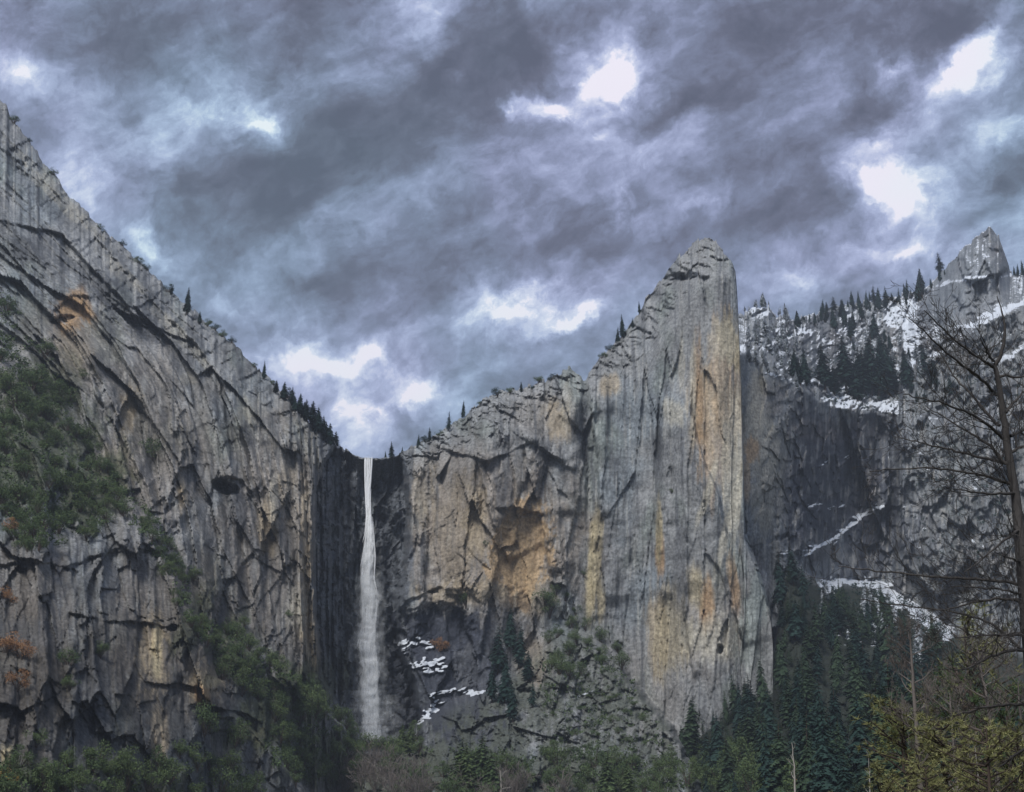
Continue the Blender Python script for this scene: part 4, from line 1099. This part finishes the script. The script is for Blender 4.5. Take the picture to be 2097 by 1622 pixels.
scrub(B, [([(1850,760),(1960,700),(2100,660),(2100,1180),(1880,1180),(1840,900)], 330), ([(1600,1140),(1680,1185),(1800,1200),(1900,1260),(2000,1320),(1980,1420),(1800,1330),(1650,1250)], 420), ([(1520,650),(1880,640),(1860,840),(1700,840),(1600,760)], 200)],
      "cliff_scrub", "small dark scrub dotted over the right-hand cliff and snow", M_FIRB, 1.6, 3.6)

# ------------------------------------------------------------------ waterfall
FALL = [(757,936,12),(756,960,11),(755,985,9.5),(754,1012,7),(755,1050,6.5),(756,1090,8.5),(754,1140,13.5),(751,1185,14),(757,1235,18),(754,1290,16),(750,1322,21),(758,1370,17),(753,1420,20),(757,1475,19),(760,1535,17)]
fy = np.linspace(936, 1545, 150)
fx = np.interp(fy, [p[1] for p in FALL], [p[0] for p in FALL]); fw = np.interp(fy, [p[1] for p in FALL], [p[2] for p in FALL])
dw = np.array([min((A.on(px + o, py) ).y for o in (-12, 0, 12)) for px, py in zip(fx, fy)])
dline = np.minimum.accumulate(dw) - 3 - np.linspace(0, 6, 150)
dline[0] = A.on(757, 938).y - .6; dline[1:6] = np.minimum(dline[1:6], dline[0] - np.linspace(.4, 1.5, 5))
WF = bpy.data.objects.new("waterfall", None); COL.objects.link(WF)
tag(WF, "tall narrow white waterfall plunging through the dark recess", "waterfall")
WF.location = at(760, 1540, float(dline[-1]))

def water_material(name, lo, hi, dens, col, rimw=.9):
    m = bpy.data.materials.new(name); m.use_nodes = True
    t = m.node_tree; t.nodes.clear()
    o = N(t, 'ShaderNodeOutputMaterial')
    b = N(t, 'ShaderNodeBsdfPrincipled'); b.inputs['Roughness'].default_value = .6
    b.inputs['Base Color'].default_value = (*col, 1)
    g = N(t, 'ShaderNodeNewGeometry')
    def nz(sc, scale, det):
        mp = N(t, 'ShaderNodeMapping'); mp.inputs['Scale'].default_value = sc; L(t, g.outputs['Position'], mp.inputs['Vector'])
        n = N(t, 'ShaderNodeTexNoise'); n.inputs['Scale'].default_value = scale; n.inputs['Detail'].default_value = det; n.inputs['Roughness'].default_value = .65
        L(t, mp.outputs[0], n.inputs['Vector']); return n.outputs['Fac']
    s = math_node(t, 'ADD', math_node(t, 'MULTIPLY', nz((1, 1, .10), .9, 4), .5), math_node(t, 'MULTIPLY', nz((1, 1, .45), .30, 6), .5))
    # thinner towards the rim of the falling column
    dot = N(t, 'ShaderNodeVectorMath', operation='DOT_PRODUCT'); L(t, g.outputs['Normal'], dot.inputs[0]); L(t, g.outputs['Incoming'], dot.inputs[1])
    edge = math_node(t, 'ABSOLUTE', dot.outputs['Value'])
    mr = N(t, 'ShaderNodeMapRange'); L(t, s, mr.inputs['Value'])
    mr.inputs['From Min'].default_value = lo; mr.inputs['From Max'].default_value = hi; mr.inputs['To Max'].default_value = dens
    rim = N(t, 'ShaderNodeMapRange'); L(t, edge, rim.inputs['Value']); rim.inputs['From Min'].default_value = .05; rim.inputs['From Max'].default_value = rimw
    al = math_node(t, 'MULTIPLY', mr.outputs[0], math_node(t, 'POWER', rim.outputs[0], 1.4))
    L(t, al, b.inputs['Alpha'])
    L(t, b.outputs[0], o.inputs['Surface'])
    return m
M_WATER = water_material("falling_water", .16, .44, 1.0, (.97, .98, .99), .95)
M_SPRAY = water_material("spray", .34, .58, .8, (.95, .97, .98), 1.0)
M_VEIL = water_material("water_veil", .28, .50, .95, (.96, .97, .98), 1.0)
M_MIST = water_material("mist", .38, .70, .45, (.90, .93, .95), 1.0)

def column(name, wide, thick, seed, mat, ycut=(0, 150), xoff=0.0, doff=0.0):
    i0, i1 = ycut
    seg = 26; V = []
    th = np.arange(seg) * 2 * np.pi / seg
    for i in range(i0, i1):
        c = unproj(fx[i] + xoff, fy[i], dline[i] + doff)
        w = fw[i] / F * dline[i] * wide
        nz = 1 + .32 * vnoise(np.cos(th) * 2 + 5 + seed, np.sin(th) * 2 + fy[i] / 16.0, seed) + .16 * vnoise(np.cos(th) * 5 + 9, fy[i] / 5 + np.sin(th) * 4, seed + 1)
        V.append(np.stack([c[0] + np.cos(th) * w * nz, c[1] + np.sin(th) * w * thick * nz, c[2] + 0 * th], 1))
    n = i1 - i0
    i, j = np.meshgrid(np.arange(n - 1), np.arange(seg), indexing='ij'); j2 = (j + 1) % seg
    Q = np.stack([i * seg + j, i * seg + j2, (i + 1) * seg + j2, (i + 1) * seg + j], -1).reshape(-1, 4)
    V = np.concatenate(V) - np.array(WF.location)
    me = mesh_np(name, V, Q); smooth(me)
    return obj(name, me, mat, WF)
column("falling_water", .42, .6, 3, M_WATER, (10, 150))
column("falling_water", .72, .7, 15, M_VEIL, (16, 150), 1.0, -.5)
va = Acc(); r = np.random.RandomState(77)
for k in range(70):
    i0 = 0 if k < 12 else r.randint(10, 128); ln = r.randint(16, 40) if k >= 12 else r.randint(22, 60)
    i1 = min(149, i0 + ln); off = r.randn() * (.40 + .25 * (i0 > 50)) if k >= 12 else r.uniform(-.8, .8)
    drift = r.randn() * .3; idx = np.arange(i0, i1 + 1)
    q = (idx - i0) / max(1, i1 - i0)
    o = np.clip(off + drift * q * q, -1.5, 1.5)
    P = unproj(fx[idx] + o * fw[idx], fy[idx], dline[idx] - .8 - 1.2 * r.rand()) - np.array(WF.location)
    env = np.sin(np.pi * np.clip(q * .95 + (.05 if i0 else .3), 0, 1))
    rad = ((.5 + 1.6 * r.rand() * i0 / 150) if i0 else .55) * env ** .8 * (1 + .3 * vnoise(q * 9, q * 0 + k, 71)) + .03
    va.tube(P, rad, 8)
me = va.mesh("water_veil"); smooth(me); obj("water_veil", me, M_VEIL, WF)
column("spray", 1.15, .8, 21, M_SPRAY, (30, 150), 1.0, -1.0)
column("mist", 1.9, .8, 25, M_MIST, (60, 150), 3.0, -1.5)
column("mist", 3.2, .8, 29, M_MIST, (118, 150), 2.0, -2.0)
# thin trickle beside the main fall
a = Acc(); pts = [A.on(778, y) + Vector((0, -.7, 0)) for y in np.linspace(942, 985, 12)]
a.tube([tuple(p) for p in pts], .7, 6)
tr_ = obj("waterfall_trickle", a.mesh("waterfall_trickle"), M_SPRAY); tag(tr_, "thin trickle of water just right of the main waterfall's lip", "waterfall")

# ------------------------------------------------------------------ near trees on the right
def traced(acc, px, r0, r1, d0, d1, sides=5, jit=.3, r=None):
    """A limb drawn through sight lines while its distance runs from d0 to d1."""
    n = 4 * (len(px) - 1) + 1
    t = np.linspace(0, 1, n); tt = np.linspace(0, 1, len(px))
    x = np.interp(t, tt, [p[0] for p in px]); y = np.interp(t, tt, [p[1] for p in px])
    k = np.ones(5) / 5
    if n > 6:
        xs = np.convolve(np.pad(x, 2, mode='edge'), k, 'valid'); ys = np.convolve(np.pad(y, 2, mode='edge'), k, 'valid')
        xs[0], ys[0], xs[-1], ys[-1] = x[0], y[0], x[-1], y[-1]; x, y = xs, ys
    P = unproj(x + (r.randn(n) * jit * 1.2 if r is not None else 0), y + (r.randn(n) * jit * 1.2 if r is not None else 0), np.linspace(d0, d1, n))
    R = np.linspace(r0, r1, n)
    acc.tube(P, R, sides)
    return P, R

def twigs(acc, P, R, r, n, ln, lift=.3, kids=(3, 2), minr=.009):
    for i in range(n):
        k = r.randint(1, len(P) - 1)
        ax = P[k + 1] - P[k]; ax /= np.linalg.norm(ax) + 1e-9
        side = np.cross(ax, r.randn(3)); side /= np.linalg.norm(side) + 1e-9
        grow(acc, P[k], ax * .7 + side * .8 + np.array([0, 0, lift]), ln * (.5 + .8 * r.rand()), max(R[k] * .4, minr), 1, r, .8, .1, (0,) + kids, minr)

DT = 62.0
r = np.random.RandomState(9)
TRUNK = [(2145,1760),(2128,1560),(2110,1340),(2096,1200),(2088,1108),(2084,1053),(2076,991),(2064,923),(2055,850),(2047,797),(2037,748)]
base = at(2145, 1745, DT)
BT = bpy.data.objects.new("bare_tree", None); COL.objects.link(BT); BT.location = (base.x, base.y, 0)
tag(BT, "large leafless dark tree with long drooping limbs at the right edge", "tree")
def bt_obj(name, acc, mat=M_BARE, parent=BT):
    me = acc.mesh(name); o = obj(name, me, mat)
    v = np.zeros(len(me.vertices) * 3, np.float32); me.vertices.foreach_get("co", v)
    me.vertices.foreach_set("co", (v.reshape(-1, 3) - np.array(parent.location, np.float32)).ravel()); me.update()
    smooth(me); o.parent = parent
    return o
a = Acc(); traced(a, TRUNK, .33, .10, DT, DT, 10, .5, r)
traced(a, [(2037,748),(2051,728),(2059,686),(2056,649),(2042,607)], .10, .02, DT, DT - .5, 6, .4, r)
bt_obj("trunk", a)
LIMBS = [
 [(2036,753),(2012,738),(1980,718),(1930,672),(1891,637)], [(2040,808),(2017,782),(1987,758),(1936,721),(1899,684),(1862,652)], [(2048,872),(2022,847),(1987,807),(1958,778),(1935,740),(1918,712)],
 [(2054,898),(2032,876),(1992,847),(1958,837),(1933,824),(1890,817),(1850,806)], [(2060,952),(2034,918),(2010,898),(1973,879),(1938,856),(1899,834)], [(2066,948),(2047,945),(1997,935),(1960,923),(1911,913),(1874,903),(1839,896)],
 [(2074,992),(2061,987),(2017,975),(1973,964),(1911,959),(1849,959),(1780,966)], [(2094,1198),(2049,1188),(1981,1184),(1901,1182),(1827,1170),(1759,1167),(1715,1158)], [(2092,1216),(2079,1214),(2049,1205),(1993,1202),(1947,1201)],
 [(2105,1345),(2087,1325),(2041,1282),(2013,1268),(1941,1248),(1839,1241),(1762,1225)], [(2096,1232),(2070,1227),(2024,1227),(1993,1233),(1947,1247),(1900,1252)], [(2088,1087),(2070,1092),(2030,1130),(1975,1173)],
 [(2089,1150),(2082,1148),(2036,1131)], [(2110,1332),(2070,1331),(2027,1345),(1998,1357),(1978,1372),(1930,1371)], [(2120,1441),(2097,1442),(2041,1443),(1984,1456),(1941,1470),(1890,1490)],
 [(2135,1520),(2097,1530),(2058,1564),(2024,1587),(1990,1620)], [(2036,740),(2022,723),(2007,691)], [(2058,845),(2075,825),(2094,807),(2120,780)], [(2068,893),(2095,882),(2130,870)], [(2070,926),(2095,915),(2130,890)],
 [(2040,775),(2060,768),(2097,775),(2130,770)], [(2103,1300),(2075,1300),(2020,1300),(1960,1305)], [(2080,1010),(2050,1012),(2000,1010),(1950,1000)],
]
tw = Acc()
for i, pl in enumerate(LIMBS):
    a = Acc()
    r0 = .10 if i not in (8, 12, 16) else .08
    P, R = traced(a, pl, r0 * .8, .02, DT, DT + r.uniform(-5, 4), 5, .9, r)
    ntw = int(4 + len(pl) * 2.6)
    twigs(a, P, R, r, ntw, 1.5 if i < 7 else 1.9, .15, (3, 3))
    bt_obj("limb", a)

def bare_small(name, trunk, depth, rad, nb, ln, label, mat, up=.55, seed=0, kids=(6, 4, 3)):
    r = np.random.RandomState(700 + seed)
    b0 = at(trunk[0][0], trunk[0][1], depth)
    e = bpy.data.objects.new(name, None); COL.objects.link(e); e.location = (b0.x, b0.y, 0); tag(e, label, "tree")
    a = Acc(); P, R = traced(a, trunk, rad, rad * .2, depth, depth, 6, .5, r)
    bt_obj("trunk", a, mat, e)
    c = Acc()
    for i in range(nb):
        k = int(len(P) * (.30 + .68 * (i + r.rand()) / nb)); k = min(k, len(P) - 1)
        t = r.rand() * 6.283; f = 1 - .55 * k / len(P)
        grow(c, P[k], (math.cos(t), math.sin(t), up), ln * f * (.6 + .6 * r.rand()), R[k] * .5, 0, r, .75, .22, kids, .008)
    bt_obj("crown", c, mat, e)
    return e
bare_small("snag", [(1890,1740),(1886,1620),(1880,1520),(1873,1440),(1868,1360),(1862,1290)], 66, .16, 22, 2.3, "grey leafless conifer with upswept branches left of the olive pines", M_TWIG, .5, 1)
bare_small("bare_oak", [(2050,1760),(2045,1600),(2030,1480),(2010,1380),(2000,1320)], 78, .16, 16, 3.4, "leafless grey-brown tree tangled below the big tree's limbs", M_TWIG, .5, 2)
bare_small("bare_oak", [(1960,1760),(1962,1620),(1950,1500),(1945,1420)], 84, .14, 13, 3.0, "small leafless tree between the grey snag and the right edge", M_TWIG, .5, 3)
bare_small("bare_oak", [(2120,1760),(2110,1600),(2090,1480),(2085,1400)], 72, .15, 13, 3.0, "leafless brown tree cut by the lower right picture edge", M_TWIG, .5, 4)
bare_small("dead_sapling", [(1630,1760),(1629,1620),(1626,1570),(1622,1520)], 90, .09, 5, .9, "thin bleached dead sapling in front of the dark forest", M_DEAD, .8, 5, (2,))
bare_small("dead_sapling", [(1783,1760),(1782,1620),(1779,1550)], 90, .07, 6, .7, "short bleached dead sapling beside the olive pines", M_DEAD, .9, 6, (2,))
bare_small("dead_sapling", [(2008,1760),(2006,1600),(1996,1530)], 60, .06, 4, .5, "thin pale dead stem among the olive pines", M_DEAD, .8, 7, (2,))
bare_small("dead_sapling", [(1027,1760),(1026,1622),(1025,1578)], 110, .10, 8, 1.0, "short pale dead pole at the bottom middle", M_DEAD, .3, 8, (3,))

# young pines with olive needles
def tuft_mesh(k, n_br, tufts, needle=.036):
    r = np.random.RandomState(800 + k)
    st = Acc(); V = []; T = []
    st.tube([(0, 0, -.05), (.01, 0, .4), (0, .01, .95)], [.016, .011, .003], 6)
    for b in range(n_br):
        z0 = .12 + .82 * (b + r.rand()) / n_br; t = r.rand() * 6.283
        ln = (.36 * (1 - z0) ** .7 + .05) * (.7 + .5 * r.rand())
        d = np.array([math.cos(t), math.sin(t), .3 + .5 * r.rand()]); d /= np.linalg.norm(d)
        pts = [np.array([0, 0, z0]) + d * ln * q + np.array([0, 0, .1 * ln * q * q]) + r.randn(3) * .006 for q in (0, .35, .7, 1)]
        st.tube(pts, [.006, .005, .003, .002], 4)
        for j in range(tufts):
            q = .25 + .78 * r.rand(); c = pts[0] + (pts[3] - pts[0]) * q + r.randn(3) * .022
            for m in range(13):
                u = r.randn(3) + d * .9 + np.array([0, 0, .4]); u /= np.linalg.norm(u)
                s = np.cross(u, r.randn(3)); s /= np.linalg.norm(s) + 1e-6
                L1 = needle * (.6 + .6 * r.rand()); n = len(V)
                V += [c - s * .0021, c + s * .0021, c + u * L1]; T.append((n, n + 1, n + 2))
    f = Acc(); f.add(V, None, T)
    return st.mesh("trunk"), f.mesh("crown")
PINES = [tuft_mesh(i, 46, 7) for i in range(3)]
for i, (px, top, d, wid, mt, lab) in enumerate([
    (1850,1440,70,1.3,M_OLIVE,"olive young pine left of the others, beside the forest edge"),(1930,1465,64,1.35,M_OLIVE,"olive young pine in the middle of the lower right group"),(2010,1480,58,1.35,M_OLIVE,"olive-brown young pine right of the middle one"),
    (1800,1570,60,1.3,M_OLIVE,"lowest young olive pine at the bottom edge"),(2080,1480,66,1.3,M_OLIVE,"olive young pine in the lower right corner"),(1965,1360,96,1.1,M_OAK,"green young pine standing among bare branches"),
    (1985,1270,120,1.1,M_OLIVE,"yellowish pine top beneath the big tree's long limb"),(1895,1560,56,1.2,M_OLIVE,"olive young pine in front by the bottom edge"),(2050,1400,100,1.2,M_OAK,"dull green pine behind the leafless trees at right")]):
    tp = at(px, top, d)
    e = plant("young_pine", PINES[i % 3], (M_BARK, mt), ("trunk", "crown"), (tp.x, tp.y, 0), tp.z / .98, wid, lab, "tree", None, .06)
# the bright yellow-green bush
tp = at(1840, 1440, 75)
plant("yellow_green_pine", PINES[1], (M_BARK, M_LIME), ("trunk", "crown"), (tp.x, tp.y, tp.z - 3.2), 3.2, 1.5, "bright yellow-green pine tuft in front of the grey snag", "tree")

# ------------------------------------------------------------------ haze: thin damp valley air
hz = mesh_np("haze", [(x, y, z) for x in (-9500, 9500) for y in (-9500, 9500) for z in (-30, 740)],
             [(0, 1, 3, 2), (4, 6, 7, 5), (0, 4, 5, 1), (2, 3, 7, 6), (0, 2, 6, 4), (1, 5, 7, 3)])
mh = bpy.data.materials.new("valley_haze"); mh.use_nodes = True
th_ = mh.node_tree; th_.nodes.clear()
ho = N(th_, 'ShaderNodeOutputMaterial'); hv = N(th_, 'ShaderNodeVolumePrincipled')
hv.inputs['Color'].default_value = (.78, .87, 1.0, 1); hv.inputs['Density'].default_value = .00011; hv.inputs['Anisotropy'].default_value = .2
L(th_, hv.outputs[0], ho.inputs['Volume'])
tag(obj("haze", hz, mh), "faint bluish haze in the valley air", "haze", kind="stuff")
